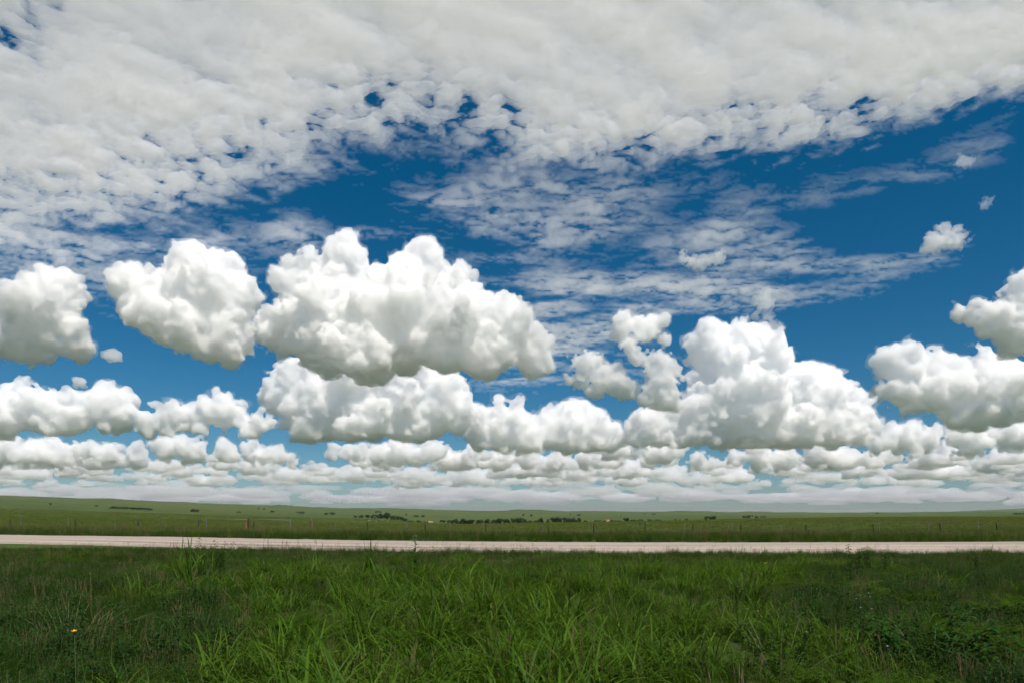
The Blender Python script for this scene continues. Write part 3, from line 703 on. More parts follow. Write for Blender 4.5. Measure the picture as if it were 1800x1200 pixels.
def scatter(name, col, P, idx, scl, rot, label, cat):
    """uncountable grass: one object whose tufts are instanced on points"""
    me = bpy.data.meshes.new(name); me.vertices.add(len(P)); me.vertices.foreach_set('co', np.asarray(P, np.float32).ravel())
    for an, ty, dat in (('pick', 'INT', idx), ('scl', 'FLOAT_VECTOR', scl), ('rot', 'FLOAT_VECTOR', rot)):
        at = me.attributes.new(an, ty, 'POINT'); at.data.foreach_set('vector' if ty == 'FLOAT_VECTOR' else 'value', np.asarray(dat, np.int32 if ty == 'INT' else np.float32).ravel())
    me.update(); o = link(bpy.data.objects.new(name, me)); tag(o, label, cat, kind='stuff')
    g = bpy.data.node_groups.new(name + '_spread', 'GeometryNodeTree')
    g.interface.new_socket('Geometry', in_out='INPUT', socket_type='NodeSocketGeometry'); g.interface.new_socket('Geometry', in_out='OUTPUT', socket_type='NodeSocketGeometry')
    N = g.nodes; gi = N.new('NodeGroupInput'); go = N.new('NodeGroupOutput'); ip = N.new('GeometryNodeInstanceOnPoints'); ci = N.new('GeometryNodeCollectionInfo')
    ci.inputs['Collection'].default_value = col; ci.inputs['Separate Children'].default_value = True; ci.inputs['Reset Children'].default_value = True; ip.inputs['Pick Instance'].default_value = True
    def na(n, ty):
        a = N.new('GeometryNodeInputNamedAttribute'); a.data_type = ty; a.inputs['Name'].default_value = n; return a.outputs['Attribute']
    er = N.new('FunctionNodeEulerToRotation'); L = g.links
    L.new(gi.outputs[0], ip.inputs['Points']); L.new(ci.outputs[0], ip.inputs['Instance']); L.new(na('pick', 'INT'), ip.inputs['Instance Index'])
    L.new(na('rot', 'FLOAT_VECTOR'), er.inputs[0]); L.new(er.outputs[0], ip.inputs['Rotation']); L.new(na('scl', 'FLOAT_VECTOR'), ip.inputs['Scale']); L.new(ip.outputs[0], go.inputs[0])
    mod = o.modifiers.new('spread', 'NODES'); mod.node_group = g
    return o

def spread(d0, d1, n, rng, power=1.0, half=.92):
    """points in the view wedge between two distances, denser near the viewer for power < 2"""
    u = rng.random(n); D = (d0 ** power + u * (d1 ** power - d0 ** power)) ** (1 / power); X = rng.uniform(-half, half, n) * (D + 1.5)
    return X, D

def finish(name, col, X, Y, idx, s, rng, label, cat, tilt=.12, zs=None):
    Z = ground_z(X, Y); n = len(X)
    rot = np.stack([rng.normal(0, tilt, n), rng.normal(0, tilt, n), rng.uniform(0, 6.283, n)], -1); sz = s if zs is None else zs
    scatter(name, col, np.stack([X, Y, Z], -1), idx, np.stack([s, s, sz], -1), rot, label, cat)

NEAR = protos('verge_plants',
    [proto_broad(8, .60, 1.15, .025, .11, .20, k) for k in range(4)] +                         # 0-3 broad arching grass
    [proto_fine(34, .28, .55, .0055, .13, M_FINE, .3, 20 + k) for k in range(3)] +              # 4-6 fine grass
    [proto_fine(26, .25, .42, .0045, .12, M_DRY, .25, 30 + k, 5) for k in range(2)] +           # 7-8 dry seeding grass
    [proto_weed(5, .55, .085, .045, M_WEED, 40 + k) for k in range(3)] +                        # 9-11 dark weeds
    [proto_fern(7, .55, 50 + k) for k in range(2)] +                                            # 12-13 feathery plants
    [proto_weed(6, .42, .055, .026, M_FERN, 60 + k, .16, .5, 9) for k in range(2)] +            # 14-15 small-leaved weeds
    [proto_fine(30, .25, .5, .009, .2, M_PAST, .35, 65 + k, 0, 3) for k in range(2)])           # 16-17 pale pasture grass
rng = np.random.default_rng(12)
def kinds(X, Y, rng):
    """which plants grow where: drifts of one kind after another"""
    a = fbm(X / 2.2, Y / 3.0, 3, 101); b = fbm(X / 1.6, Y / 2.4, 3, 102); c = fbm(X / 3.0, Y / 3.0, 3, 103); u = X / Y
    mid = np.exp(-((u + .02) / .34) ** 2) * sstep(4, 6, Y) * (1 - sstep(15, 21, Y))
    broad = .75 * mid + .45 * a + .10; weed = .55 * b + .50 * sstep(.25, .5, np.abs(u)) - .12; fern = .55 * c + .12
    return broad, weed, fern
# tall growth on the near bank: mounds of one kind next to another, with low dark gaps between
CX, CY = spread(2.8, 25, 760, rng, 1.2); CX2, CY2 = spread(15, 30, 620, rng, 1.6); CX = np.concatenate([CX, CX2]); CY = np.concatenate([CY, CY2])
broad, weed, fern = kinds(CX, CY, rng)
kind = np.where(broad > .36, 0, np.where(weed > .16, 2, np.where(fern > .22, 3, rng.integers(0, 4, len(CX)))))
PXs, PYs, IX, SC = [], [], [], []
for cx, cy, kd in zip(CX, CY, kind):
    rad = rng.uniform(.25, .62); top = rng.uniform(.55, 1.12) * (1 - .45 * float(sstep(14, 25, cy))); n = int(rng.uniform(16, 30) * (rad / .45) ** 2 * (1.0 if kd else .85)) + 5
    a = rng.uniform(0, 6.283, n); rr = rad * np.sqrt(rng.random(n)) * 1.25
    PXs.append(cx + rr * np.cos(a)); PYs.append(cy + rr * np.sin(a)); SC.append(top * (1 - .5 * (rr / (rad * 1.25)) ** 2) * rng.uniform(.8, 1.12, n))
    lo, hi = ((0, 4), (4, 7), (9, 12), (12, 16))[kd]; k2 = rng.integers(lo, hi, n)
    IX.append(np.where(rng.random(n) < .18, rng.integers(4, 7, n), np.where(rng.random(n) < .07, rng.integers(7, 9, n), k2)))
X, Y, idx, s = map(np.concatenate, (PXs, PYs, IX, SC)); s = np.clip(s, .25, 1.2)
keep = (road_dist(X, Y) < -ROAD_W - .5) & (Y > 2.3)
finish('tall_verge_grass', NEAR, X[keep], Y[keep], idx[keep], s[keep], rng, 'tall tangled green grass and weeds filling the foreground', 'grass')
# short undergrowth everywhere on the bank
X, Y = spread(2.4, 33, 26000, rng, 1.45)
keep = road_dist(X, Y) < -ROAD_W - .25 + .35 * vn(X / .9, Y * 0, 7)
X, Y = X[keep], Y[keep]; idx = np.where(rng.random(len(X)) < .04 + .07 * sstep(18, 27, Y), rng.integers(7, 9, len(X)), rng.integers(4, 7, len(X)))
s = np.clip(.56 + .20 * fbm(X / 2., Y / 2., 2, 111) + rng.normal(0, .1, len(X)), .25, 1.1)
finish('short_verge_grass', NEAR, X, Y, idx, s, rng, 'short fine grass along the near edge of the gravel road', 'grass')
# growth on the far verge up to the fence
X, Y = spread(38, 84, 26000, rng, 1.6, .85)
rd = road_dist(X, Y); keep = (rd > .15 + .25 * vn(X / 1.1, Y * 0, 8)) & (rd < 40); X, Y, rd = X[keep], Y[keep], rd[keep]
lum = fbm(X / 4., Y / 4., 3, 120); tall = np.exp(-((rd - 5) / 5.) ** 2)
idx = np.where((lum > .12) & (rng.random(len(X)) < .6), rng.integers(9, 12, len(X)), np.where(rng.random(len(X)) < .10, rng.integers(7, 9, len(X)), np.where(rng.random(len(X)) < .15 + .75 * sstep(3, 16, rd + 7 * lum), rng.integers(16, 18, len(X)), rng.integers(4, 7, len(X)))))
s = np.clip(.75 + .45 * tall * (.6 + lum) + rng.normal(0, .12, len(X)), .4, 1.6) * (1. + .5 * (idx < 9) + .4 * (idx > 15))
finish('far_verge_grass', NEAR, X, Y, idx, s, rng, 'rough dark grass and weeds between the road and the wire fence', 'grass')
# pasture beyond the fence
PAST = protos('pasture_plants', [proto_fine(60, .25, .55, .02, .55, M_PAST, .35, 70 + k, 0, 2) for k in range(3)] + [proto_fine(50, .25, .5, .018, .55, M_DRY, .3, 80 + k, 0, 2) for k in range(2)])
X, Y = spread(70, 650, 34000, rng, .55, .85)
dry = fbm(X / 26., Y / 14., 3, 130); idx = np.where(rng.random(len(X)) < .08 + .72 * sstep(.05, .55, dry + .40 * sstep(.05, .45, X / Y)), rng.integers(3, 5, len(X)), rng.integers(0, 3, len(X)))
s = np.clip(1.0 + rng.normal(0, .2, len(X)), .5, 1.6) * (1 + Y / 350.)
finish('pasture_grass', PAST, X, Y, idx, s, rng, 'rough green and tan pasture grass beyond the wire fence', 'grass', .08, np.clip(s * .6, .4, 1.))

# ------------------------------------------------------------------ trees and shrubs far out on the prairie
M_TREE = [leaf_mat('tree_leaf', [(0, (.012, .030, .010)), (.6, (.022, .048, .014)), (1, (.040, .070, .02))], .2, .02, .5, False), leaf_mat('tree_leaf', [(0, (.014, .036, .014)), (.6, (.024, .052, .022)), (1, (.036, .066, .03))], .2, .02, .5, False)]
M_BARK = flat_mat('bark', (.03, .024, .018), (.07, .055, .04), 6, .9)
def tree_meshes(seed, wide):
    r = random.Random(seed); tr = MB(); cr = MB()
    tr.tube([(0, 0, -.05), (.01, 0, .12), (r.gauss(0, .02), 0, .3), (r.gauss(0, .03), 0, .55)], [.035, .026, .02, .008], 6)
    lobes = []
    for k in range(9 if wide < 1 else 13):
        a = r.uniform(0, 6.283); rr = wide * .38 * math.sqrt(r.random()); lobes.append((rr * math.cos(a), rr * math.sin(a), r.uniform(.22, .78) * (1 - .25 * rr / max(wide, .3)), r.uniform(.14, .24)))
        tr.tube([(0, 0, .22), (lobes[-1][0] * .5, lobes[-1][1] * .5, .2 + lobes[-1][2] * .4), lobes[-1][:3]], [.014, .009, .003], 4)
    for x, y, z, q in lobes:
        for _ in range(75):
            d = Vector((r.gauss(0, 1), r.gauss(0, 1), r.gauss(0, 1))).normalized(); p = Vector((x, y, z)) + d * q * r.uniform(.55, 1.1)
            if p.z < .04: p.z = r.uniform(.04, .12)
            L = r.uniform(.035, .075); e = (d + Vector((r.gauss(0, .7), r.gauss(0, .7), r.gauss(0, .7)))).normalized(); f = e.orthogonal().normalized(); g = e.cross(f)
            cr.add([p - f * L, p - g * L * .7, p + f * L, p + g * L * .8], [(0, 1, 2, 3)])
    return tr.mesh('trunk', M_BARK), cr.mesh('crown', M_TREE[seed % 2])
TP = [tree_meshes(200 + k, 1.) for k in range(4)]; TW = [tree_meshes(220 + k, 1.9) for k in range(4)]; tn = 0
def tree(px, py, w, h, label, group=None, name='prairie_tree', D=None):
    global tn
    if D is None: x, y, z = hit(px, py)
    else: y = D; x = (px - 900) / FP * D; z = gz(x, y)
    k = y / FP; hh = h * k * 1.12; asp = w / h; wide = asp > 1.5; tm, cm = (TW if wide else TP)[tn % 4]; tn += 1
    t = empty(name, (x, y, z - .02 * hh), rnd.uniform(0, 6.28)); t.scale = (w * k / (1.55 if wide else .95),) * 2 + (hh,)
    for nm, me in (('trunk', tm), ('crown', cm)): link(bpy.data.objects.new(nm, me), t)
    tag(t, label, 'tree' if name.endswith('tree') else 'shrub', group)
KN = 'trees in the dark clump on the knoll'
tree(680, 912, 20, 13, 'tallest round dark tree in the clump on the knoll')
tree(658, 911, 15, 8, 'squat dark tree just left of the tallest tree on the knoll')
tree(669, 911, 12, 9, 'dark tree touching the left side of the tallest knoll tree')
tree(693, 913, 15, 9, 'dark tree sloping down right of the tallest knoll tree')
tree(704, 914.5, 15, 8, 'low dark tree near the right end of the knoll clump')
tree(712, 915.5, 8, 6, 'last small tree at the right end of the knoll clump')
tree(624, 909, 9, 4, 'leftmost low bush of the row left of the knoll clump', name='prairie_shrub')
tree(635, 909.5, 8, 6, 'second small tree from the left in the row before the knoll clump')
tree(646, 909.5, 8, 6, 'third small tree in the row, next to the knoll clump')
tree(665, 901, 11, 4, 'low bush high on the slope above the knoll clump', name='prairie_shrub')
tree(714, 905, 4, 3, 'tiny bush above the right end of the knoll clump', name='prairie_shrub')
tree(732, 908, 9, 4, 'left of two dark bushes right of the knoll clump', name='prairie_shrub')
tree(743, 908, 8, 4, 'right of two dark bushes right of the knoll clump', name='prairie_shrub')
TL = 'bushy trees along the dark tree line in the valley'
for px, w, h in [(722, 10, 4), (735, 12, 4), (748, 10, 4), (778, 12, 5), (790, 12, 6), (802, 16, 8), (815, 15, 9), (829, 14, 7), (843, 14, 8), (857, 13, 7), (868, 10, 7), (879, 14, 9), (891, 14, 9), (902, 14, 9), (922, 10, 8), (932, 9, 5), (942, 11, 6), (951, 14, 9), (963, 8, 8), (974, 14, 11), (983, 12, 12), (993, 12, 10), (1009, 11, 10), (1029, 9, 5), (1050, 12, 4), (1063, 10, 4), (1087, 14, 5), (1113, 14, 6), (1126, 12, 5), (1141, 14, 4), (1156, 12, 4)]:
    D = 600 + 60 * math.sin(px * .05) + rnd.uniform(-25, 25); x = (px - 900) / FP * D; base = HZ + (CZ - gz(x, D)) * FP / D
    tree(px, base, w, h + max(0, base - 918.5), 'bushy dark tree merged into the tree line along the valley', TL, D=D)
tree(914, 921, 14, 13 + 1, 'tallest rounded tree at the right end of the left tree-line stretch', D=590)
tree(1001, 920, 11, 12, 'full dark tree in the tall group at the middle of the tree line', D=600)
tree(1018, 919, 9, 10, 'separate round tree just right of the tall tree-line group', D=610)
tree(1075, 918, 8, 6, 'small round tree beside the bare tan earth in the valley', D=600)
tree(1100, 918, 12, 8, 'round tree starting the right stretch of the tree line', D=610)
tree(920, 906, 4, 4, 'left of two tiny lone trees on the hillside above the tree line')
tree(934, 907, 5, 4, 'right of two tiny lone trees on the hillside above the tree line')
tree(1018, 906, 7, 4, 'lone dark tree on the hillside above the separate round tree')
tree(1003, 904, 3, 2, 'tiny bush left of the lone dark hillside tree', name='prairie_shrub')
tree(1133, 903.5, 4, 2, 'small far bush under the low rounded hilltop', name='prairie_shrub')
tree(1150, 903.5, 9, 2, 'long far bush right of the low rounded hilltop', name='prairie_shrub')
tree(1248, 913, 22, 8, 'wide dome-shaped dark tree alone in the right pasture')
tree(1309, 910, 10, 5, 'left bush of the dark group right of the dome-shaped tree', name='prairie_shrub')
tree(1318, 910, 12, 6, 'tallest bush of the dark group right of the dome-shaped tree', name='prairie_shrub')
tree(1329, 910, 9, 4, 'right bush of the dark group right of the dome-shaped tree', name='prairie_shrub')
tree(1341, 909, 11, 3, 'low trailing bush ending the dark group in the right pasture', name='prairie_shrub')
tree(1187, 914, 5, 3, 'first of three tiny bushes left of the dome-shaped tree', name='prairie_shrub')
tree(1195, 914, 4, 2.5, 'second of three tiny bushes left of the dome-shaped tree', name='prairie_shrub')
tree(1206, 913.5, 8, 3, 'third and widest of three tiny bushes left of the dome-shaped tree', name='prairie_shrub')
tree(340, 899, 9, 6, 'left of a pair of dark bushes on the left hillside', name='prairie_shrub')
tree(347, 899, 8, 5, 'right of a pair of dark bushes on the left hillside', name='prairie_shrub')
tree(420, 901, 7, 3, 'lone flat bush above the fence brace rail', name='prairie_shrub')
tree(454, 894.5, 5, 3, 'tiny upper bush on the far left-centre slope', name='prairie_shrub')
tree(464, 895, 4, 3, 'tiny lower bush on the far left-centre slope', name='prairie_shrub')
tree(479, 900, 9, 4, 'slanted bush above the right fence brace post', name='prairie_shrub')
tree(528, 902, 15, 4, 'long low thicket on the slope above the rusty fence post', name='prairie_shrub')
tree(574, 904, 9, 4, 'left of two small trees left of the knoll row')
tree(584, 904, 10, 5, 'right of two small trees left of the knoll row')
for k, (px, py, w, h) in enumerate([(200, 893.5, 14, 5), (211, 894, 14, 5), (222, 894.3, 13, 5), (233, 895, 14, 5), (244, 895.2, 14, 4.5), (255, 895.5, 14, 4.5), (264, 896, 10, 3.5)]):
    tree(px, py, w, h, 'dark tree in the long narrow grove on the left slope', 'trees of the long narrow grove on the left slope')
for px, w, h in [(183, 8, 3), (191, 8, 3), (199, 7, 3), (212, 9, 3), (231, 8, 2.5), (250, 7, 2)]:
    tree(px, 0, w, h, 'tiny tree standing on the skyline at left', 'tiny trees on the left skyline', D=4150)
for px, w, h in [(484, 9, 3), (493, 9, 3.5), (502, 9, 3.5), (511, 8, 3)]:
    tree(px, 0, w, h, 'tiny tree on the skyline above the fence brace', 'tiny trees on the skyline left of centre', D=4150)
for px, w, h in [(55, 6, 3), (62, 7, 3), (107, 4, 2.5), (30, 4, 2)]:
    tree(px, 0, w, h, 'speck of a tree on the skyline near the left edge', 'specks of trees on the skyline by the left edge', D=4150)
tree(88, 886.5, 5, 3, 'small dark bush below the skyline near the left edge', name='prairie_shrub')
tree(170, 889.5, 7, 2.5, 'small flat bush left of the long narrow grove', name='prairie_shrub')
tree(1542, 902.6, 5, 3, 'lone speck of a tree under the skyline at right')
tree(1786, 903.5, 14, 3.5, 'left half of the dark thicket by the far right horizon', name='prairie_shrub')
tree(1800, 903.5, 14, 3.5, 'right half of the dark thicket by the far right horizon', name='prairie_shrub')

# ------------------------------------------------------------------ wire fence
M_WOOD = flat_mat('weathered_post', (.020, .016, .014), (.05, .042, .034), 14, .9, .4)
M_RUSTW = flat_mat('rusty_post', (.09, .045, .03), (.17, .10, .075), 14, .9, .4)
M_STEEL = flat_mat('grey_steel', (.10, .11, .12), (.17, .18, .19), 20, .6)
M_WIRE = flat_mat('fence_wire', (.10, .10, .10), (.18, .17, .16), 40, .5)
def fence_pt(px):
    D = np.interp(px, [-300, 0, 250, 450, 700, 900, 1300, 1800, 2100], [98, 90, 84, 80, 76, 75, 76, 77, 80]); x = (px - 900) / FP * D
    return float(x), float(D), gz(x, D)
fence = empty('wire_fence', fence_pt(900)); f0 = Vector(fence.location)
tag(fence, 'long wire fence of dark wooden and grey steel posts beyond the road', 'fence')
def post(px, top, kind, lean=0.):
    x, y, z = fence_pt(px); zt = CZ - (top - HZ) / FP * y; zt = min(max(zt, z + 1.0), z + 1.75); b = Vector((x, y, z)) - f0; H = zt - z; dx = -math.tan(lean) * H; mb = MB()
    if kind == 't':
        w = .028; v = [(-w, -.012), (w, -.012), (w, .004), (.006, .004), (.006, .05), (-.006, .05), (-.006, .004), (-w, .004)]
        n = len(v); mb.add([(b.x + p, b.y + q, b.z - .4) for p, q in v] + [(b.x + p + dx, b.y + q, b.z + H) for p, q in v], [tuple(range(n))[::-1], tuple(range(n, 2 * n))] + [(i, (i + 1) % n, n + (i + 1) % n, n + i) for i in range(n)])
        o = mb.build('steel_post', M_STEEL, fence); o['label'] = 'grey steel T-section post'
    else:
        r = {'w': .078, 'W': .12, 'r': .11, 'p': .045}[kind]
        mb.tube([b + Vector((0, 0, -.4)), b + Vector((dx * .3, 0, H * .33)), b + Vector((dx * .62 + rnd.gauss(0, .01), 0, H * .66)), b + Vector((dx, 0, H - .01)), b + Vector((dx, 0, H + .015))], [r * 1.08, r, r * .97, r * .92, r * .6], 9)
        o = mb.build('pipe_post' if kind == 'p' else 'wooden_post', M_STEEL if kind == 'p' else M_RUSTW if kind == 'r' else M_WOOD, fence, True)
        if kind in 'rW': o['label'] = 'thick reddish wooden post' if kind == 'r' else 'thick dark wooden brace post'
for px, top, ln in [(-95, 914, 0), (18, 915, 0), (133, 911, .02), (243, 911.5, 0), (349, 912.5, -.01), (446, 916, 0), (646, 917, .01), (748, 918.5, 0), (855, 919, .04), (964, 920, .02), (1044, 919, 0), (1134, 917.5, 0), (1219, 920, .06), (1303, 921, .05), (1418, 920.5, .08), (1536.5, 920.5, .13), (1654, 920.5, .15), (1754, 918.5, .20), (1860, 918, .15)]: post(px, top, 'w', ln)
for px, top in [(-50, 906), (36, 906), (120, 906), (203, 908), (285, 907.5), (590, 916), (715, 917), (793, 922), (872, 922), (954, 922), (1036, 920), (1120, 919), (1203, 919.5), (1287, 919), (1373, 919.5), (1461, 918.5), (1546, 916), (1633, 915.5), (1720, 914.5), (1810, 914)]: post(px, top, 't', rnd.uniform(-.02, .02))
post(437, 909, 'W'); post(548, 909, 'r', .01); post(363, 909, 'p'); post(510, 912, 'p')
for a, b in ((363, 437), (437, 510)):
    pa, pb = Vector(fence_pt(a)), Vector(fence_pt(b)); za = CZ - ((912 if a == 363 else 912.3) - HZ) / FP * pa.y; zb = CZ - ((912.3 if a == 363 else 913.4) - HZ) / FP * pb.y
    mb = MB(); mb.tube([Vector((pa.x, pa.y, za)) - f0, Vector((pb.x, pb.y, zb)) - f0], .04, 8); mb.build('brace_rail', M_STEEL, fence, True)
for hh in (.35, .62, .88, 1.12):
    pts = [Vector(fence_pt(px)) + Vector((0, -.06, hh)) - f0 for px in range(-100, 1880, 30)]
    mb = MB(); mb.tube(pts, .0045, 3, 0, False); mb.build('wire', M_WIRE, fence)

# ------------------------------------------------------------------ small things by the fence and out in the pasture
M_ORANGE = flat_mat('orange_red_paint', (.42, .07, .03), (.52, .11, .05), 9, .6); M_RED = flat_mat('red_paint', (.45, .03, .02), (.55, .05, .035), 9, .55)
M_CHALK = flat_mat('pale_limestone', (.45, .42, .36), (.68, .64, .56), 7, .9, .6); M_COW = flat_mat('tan_hide', (.24, .16, .09), (.40, .29, .19), 2.5, .8)
x, y, z = fence_pt(441); z = gz(x, y - 1.5)
t = empty('marker_post', (x + .05, y - 1.5, z)); tag(t, 'orange-red marker stake with a wide foot beside the thick brace post', 'marker post')
mb = MB(); mb.box((-.05, -.02, -.2), (.05, .02, 1.02)); mb.build('stake', M_ORANGE, t)
mb = MB(); mb.box((-.13, -.03, .12), (.13, -.022, .40)); mb.build('foot_plate', M_ORANGE, t)
x, y, z = hit(999, 943.5)
t = empty('marker_post', (x, y, z)); tag(t, 'short red marker with a round head in the far verge', 'marker post')
k = y / FP
mb = MB(); mb.box((-.04, -.02, -.1), (.04, .02, 9.5 * k)); mb.build('stake', M_RED, t)
mb = MB(); mb.tube([(0, -.05, 6.9 * k), (0, -.03, 6.9 * k)], 2.4 * k, 14); mb.build('reflector_disc', M_RED, t)
def rock(px, py, w, h, label):
    x, y, z = hit(px, py); k = y / FP; r = random.Random(int(px)); v = []; f = []
    for i in range(5):
        for j in range(9):
            a = j / 9 * 6.283; e = i / 4 * 1.5708; q = r.uniform(.8, 1.15); v.append((w * k * .5 * math.cos(a) * math.cos(e) * q, w * k * .5 * math.sin(a) * math.cos(e) * q, h * k * (math.sin(e) * q) - .05))
    for i in range(4):
        for j in range(9): f.append((i * 9 + j, i * 9 + (j + 1) % 9, (i + 1) * 9 + (j + 1) % 9, (i + 1) * 9 + j))
    mb = MB(); mb.add(v, f); o = mb.build('limestone_rock', M_CHALK); o.location = (x, y, z); tag(o, label, 'rock')
rock(1002, 945.5, 5.5, 4.5, 'pale rock at the foot of the red marker')
def cow(px, py, rz, label, s=.68):
    x, y, z = hit(px, py); t = bpy.data.objects.new('grazing_cow', None)
    me = bpy.data.meshes.new('cow_body'); V = [(-.75, 0, 1.15), (-.3, 0, 1.12), (.35, 0, 1.14), (.72, 0, 1.2), (1.0, 0, .85), (1.2, 0, .35), (1.38, 0, .12)]; E = [(i, i + 1) for i in range(6)]; RD = [.26, .36, .38, .30, .17, .15, .09]
    for bx, src in ((-.68, 0), (.62, 3)):
        for s_ in (-1, 1):
            b = len(V); V += [(bx, .2 * s_, .72), (bx + .03, .21 * s_, .38), (bx, .21 * s_, .0)]; E += [(src, b), (b, b + 1), (b + 1, b + 2)]; RD += [.15, .08, .06]
    b = len(V); V += [(-.98, 0, 1.05), (-1.05, 0, .5)]; E += [(0, b), (b, b + 1)]; RD += [.05, .04]
    me.from_pydata(V, E, []); o = bpy.data.objects.new('grazing_cow', me); me.materials.append(M_COW); link(o)
    o.modifiers.new('skin', 'SKIN'); me.skin_vertices.new() if not me.skin_vertices else None
    for i, q in enumerate(RD): me.skin_vertices[0].data[i].radius = (q, q)
    me.skin_vertices[0].data[1].use_root = True
    sub = o.modifiers.new('smooth', 'SUBSURF'); sub.levels = sub.render_levels = 1
    o.location = (x, y, z + .02); o.rotation_euler = (0, 0, rz); o.scale = (s,) * 3; tag(o, label, 'cow')
cow(649, 916, .2, 'leftmost pale tan cow grazing on the knoll')
cow(661, 916.6, 2.4, 'middle pale tan cow grazing lower on the knoll')
cow(672, 915.4, .1, 'brightest pale cow highest on the knoll', .74)
cow(682, 916.3, 3.0, 'rightmost tan cow grazing on the knoll', .62)
def bank(px, D, w, h, label):
    x = (px - 900) / FP * D; z = gz(x, D); k = D / FP; n = 15; v = []; f = []
    for i in range(n):
        t = i / (n - 1) * 2 - 1; q = (1 - t ** 6) ** .5 * (1 + .2 * math.sin(i * 2.1))
        for dy, zz in ((-2.5, -.3), (-1.2, .75), (0, 1.), (2.5, -.3)): v.append((t * w * k * .5, dy * q * h * k * .5, max(-.3, zz * h * k * q) if zz > 0 else -.5))
    for i in range(n - 1):
        for j in range(3): f.append((i * 4 + j, (i + 1) * 4 + j, (i + 1) * 4 + j + 1, i * 4 + j + 1))
    mb = MB(); mb.add(v, f); o = mb.build('bare_earth_bank', flat_mat('tan_earth', (.20, .13, .06), (.32, .22, .11), .4, .95), None, True); o.location = (x, D, z); tag(o, label, 'earth bank')
bank(1067, 640, 13, 4.5, 'bare tan earth patch among the trees in the valley'); bank(754, 640, 15, 2.6, 'pale tan earth patch right of the knoll clump')
x, y, z = hit(1092, 911.5); k = y / FP
t = empty('utility_pole', (x, y, z)); tag(t, 'thin utility pole standing far off in the valley', 'pole')
mb = MB(); mb.tube([(0, 0, -.3), (0, 0, 8.6 * k)], [.17, .12], 8); mb.build('pole_shaft', M_WOOD, t); mb = MB(); mb.box((-1.1, -.06, 7.6 * k), (1.1, .06, 7.6 * k + .14)); mb.build('crossarm', M_WOOD, t)

# ------------------------------------------------------------------ single plants that stand out of the foreground
def spot(px, D):
    x = (px - 900) / FP * D; return x, D, gz(x, D)
def zrow(py, D): return CZ - (py - HZ) / FP * D
M_PURPLE = flat_mat('thistle_flower', (.30, .12, .42), (.50, .28, .62), 50, .8); M_YEL = flat_mat('orange_petal', (.75, .28, .01), (.85, .42, .02), 40, .6); M_WHITE = flat_mat('white_petal', (.65, .66, .58), (.8, .8, .74), 40, .7)
def thistle(px, top, D, label):
    x, y, z = spot(px, D); H = zrow(top, D) - z; t = empty('thistle_plant', (x, y, z)); tag(t, label, 'thistle'); r = random.Random(3)
    mb = MB(); mb.tube([(0, 0, -.05), (.01, 0, H * .5), (-.01, 0, H * .8), (0, 0, H - .06)], [.012, .010, .008, .006], 6); mb.tube([(-.005, 0, H * .8), (-.05, -.01, H * .9), (-.06, -.01, H * .935)], [.005, .004, .004], 5); mb.build('stem', M_STEM, t, True)
    for k in range(22):
        f = .12 + .78 * k / 22; a = k * 2.4; mb = MB(); L = .26 * (1.15 - f) + .07; mb.leaf((0, 0, H * f), (math.cos(a), math.sin(a), .65), L, L * .34, 0, .15, r.uniform(.2, .5)); mb.build('leaf', M_WEED, t)
    for (hx, hz, s_) in ((0, H - .06, 1.), (-.062, H * .935, .7)):
        b = MB(); b.tube([(hx, 0, hz - .005), (hx, 0, hz + .015 * s_), (hx, 0, hz + .035 * s_)], [.008 * s_, .022 * s_, .014 * s_], 9); fl = b.build('flower_head', M_STEM, t, True); b = MB()
        for k in range(34):
            a = k * 2.4; rr = .03 * s_ * math.sqrt(k / 34); b.blade((hx + rr * .4 * math.cos(a), rr * .4 * math.sin(a), hz + .03 * s_), a, .045 * s_, .008, .15 + .9 * rr / .03, .3, 2)
        b.build('petals', M_PURPLE, fl)
thistle(730.5, 940, 18.5, 'tall leafy thistle with a purple flower against the road')
def clump(px, D, n, hmin, hmax, w, label, seed, name='grass_clump', lean=.16):
    x, y, z = spot(px, D); r = random.Random(seed); mb = MB()
    for _ in range(n): mb.blade((r.gauss(0, .07), r.gauss(0, .07), -.03), r.uniform(0, 6.283), r.uniform(hmin, hmax), w * r.uniform(.7, 1.2), abs(r.gauss(0, lean)), r.choice([.1, .3, .6, 1.2]), 6, r.uniform(-.6, .6))
    o = mb.build(name, M_BROAD); o.location = (x, y, z); tag(o, label, 'grass'); return o
M_SPRIG = leaf_mat('sprig_leaf', [(0, (.014, .045, .006)), (.6, (.030, .072, .008)), (1, (.06, .10, .012))], .25, .006, .5)
def sprig(px, top, D, n, L, label, seed, mat=None, name='leafy_weed_sprig', tilt=.15):
    x, y, z = spot(px, D); H = zrow(top, D) - z; r = random.Random(seed); t = empty(name, (x, y, z)); tag(t, label, 'weed'); st = MB(); lf = MB()
    for q in range(n):
        a = r.uniform(0, 6.283); b = Vector((r.gauss(0, .05), r.gauss(0, .03), 0)); e = b + Vector((math.cos(a) * tilt, math.sin(a) * tilt, 1.)) * H * (1 if q == 0 else r.uniform(.75, .97)); st.tube([b, (b + e) / 2 + Vector((r.gauss(0, .02), 0, 0)), e], [.006, .004, .002], 5, 0, False)
        for k in range(24):
            f = .35 + .65 * (k + r.random()) / 24; az = k * 2.4; lf.leaf(b + (e - b) * f, (math.cos(az), math.sin(az), r.uniform(.0, .5)), L * r.uniform(.8, 1.35) * (1.25 - .5 * f), L * .55, 0, .15, .3)
    st.build('stems', M_STEM, t, True); lf.build('leaves', mat or M_WEED, t)
for k, (dx, dd) in enumerate([(0, 0)]): clump(641, 17.5, 15, .85, 1.3, .042, 'dark upright broad-leaved grass clump rising against the road', 8, lean=.10)
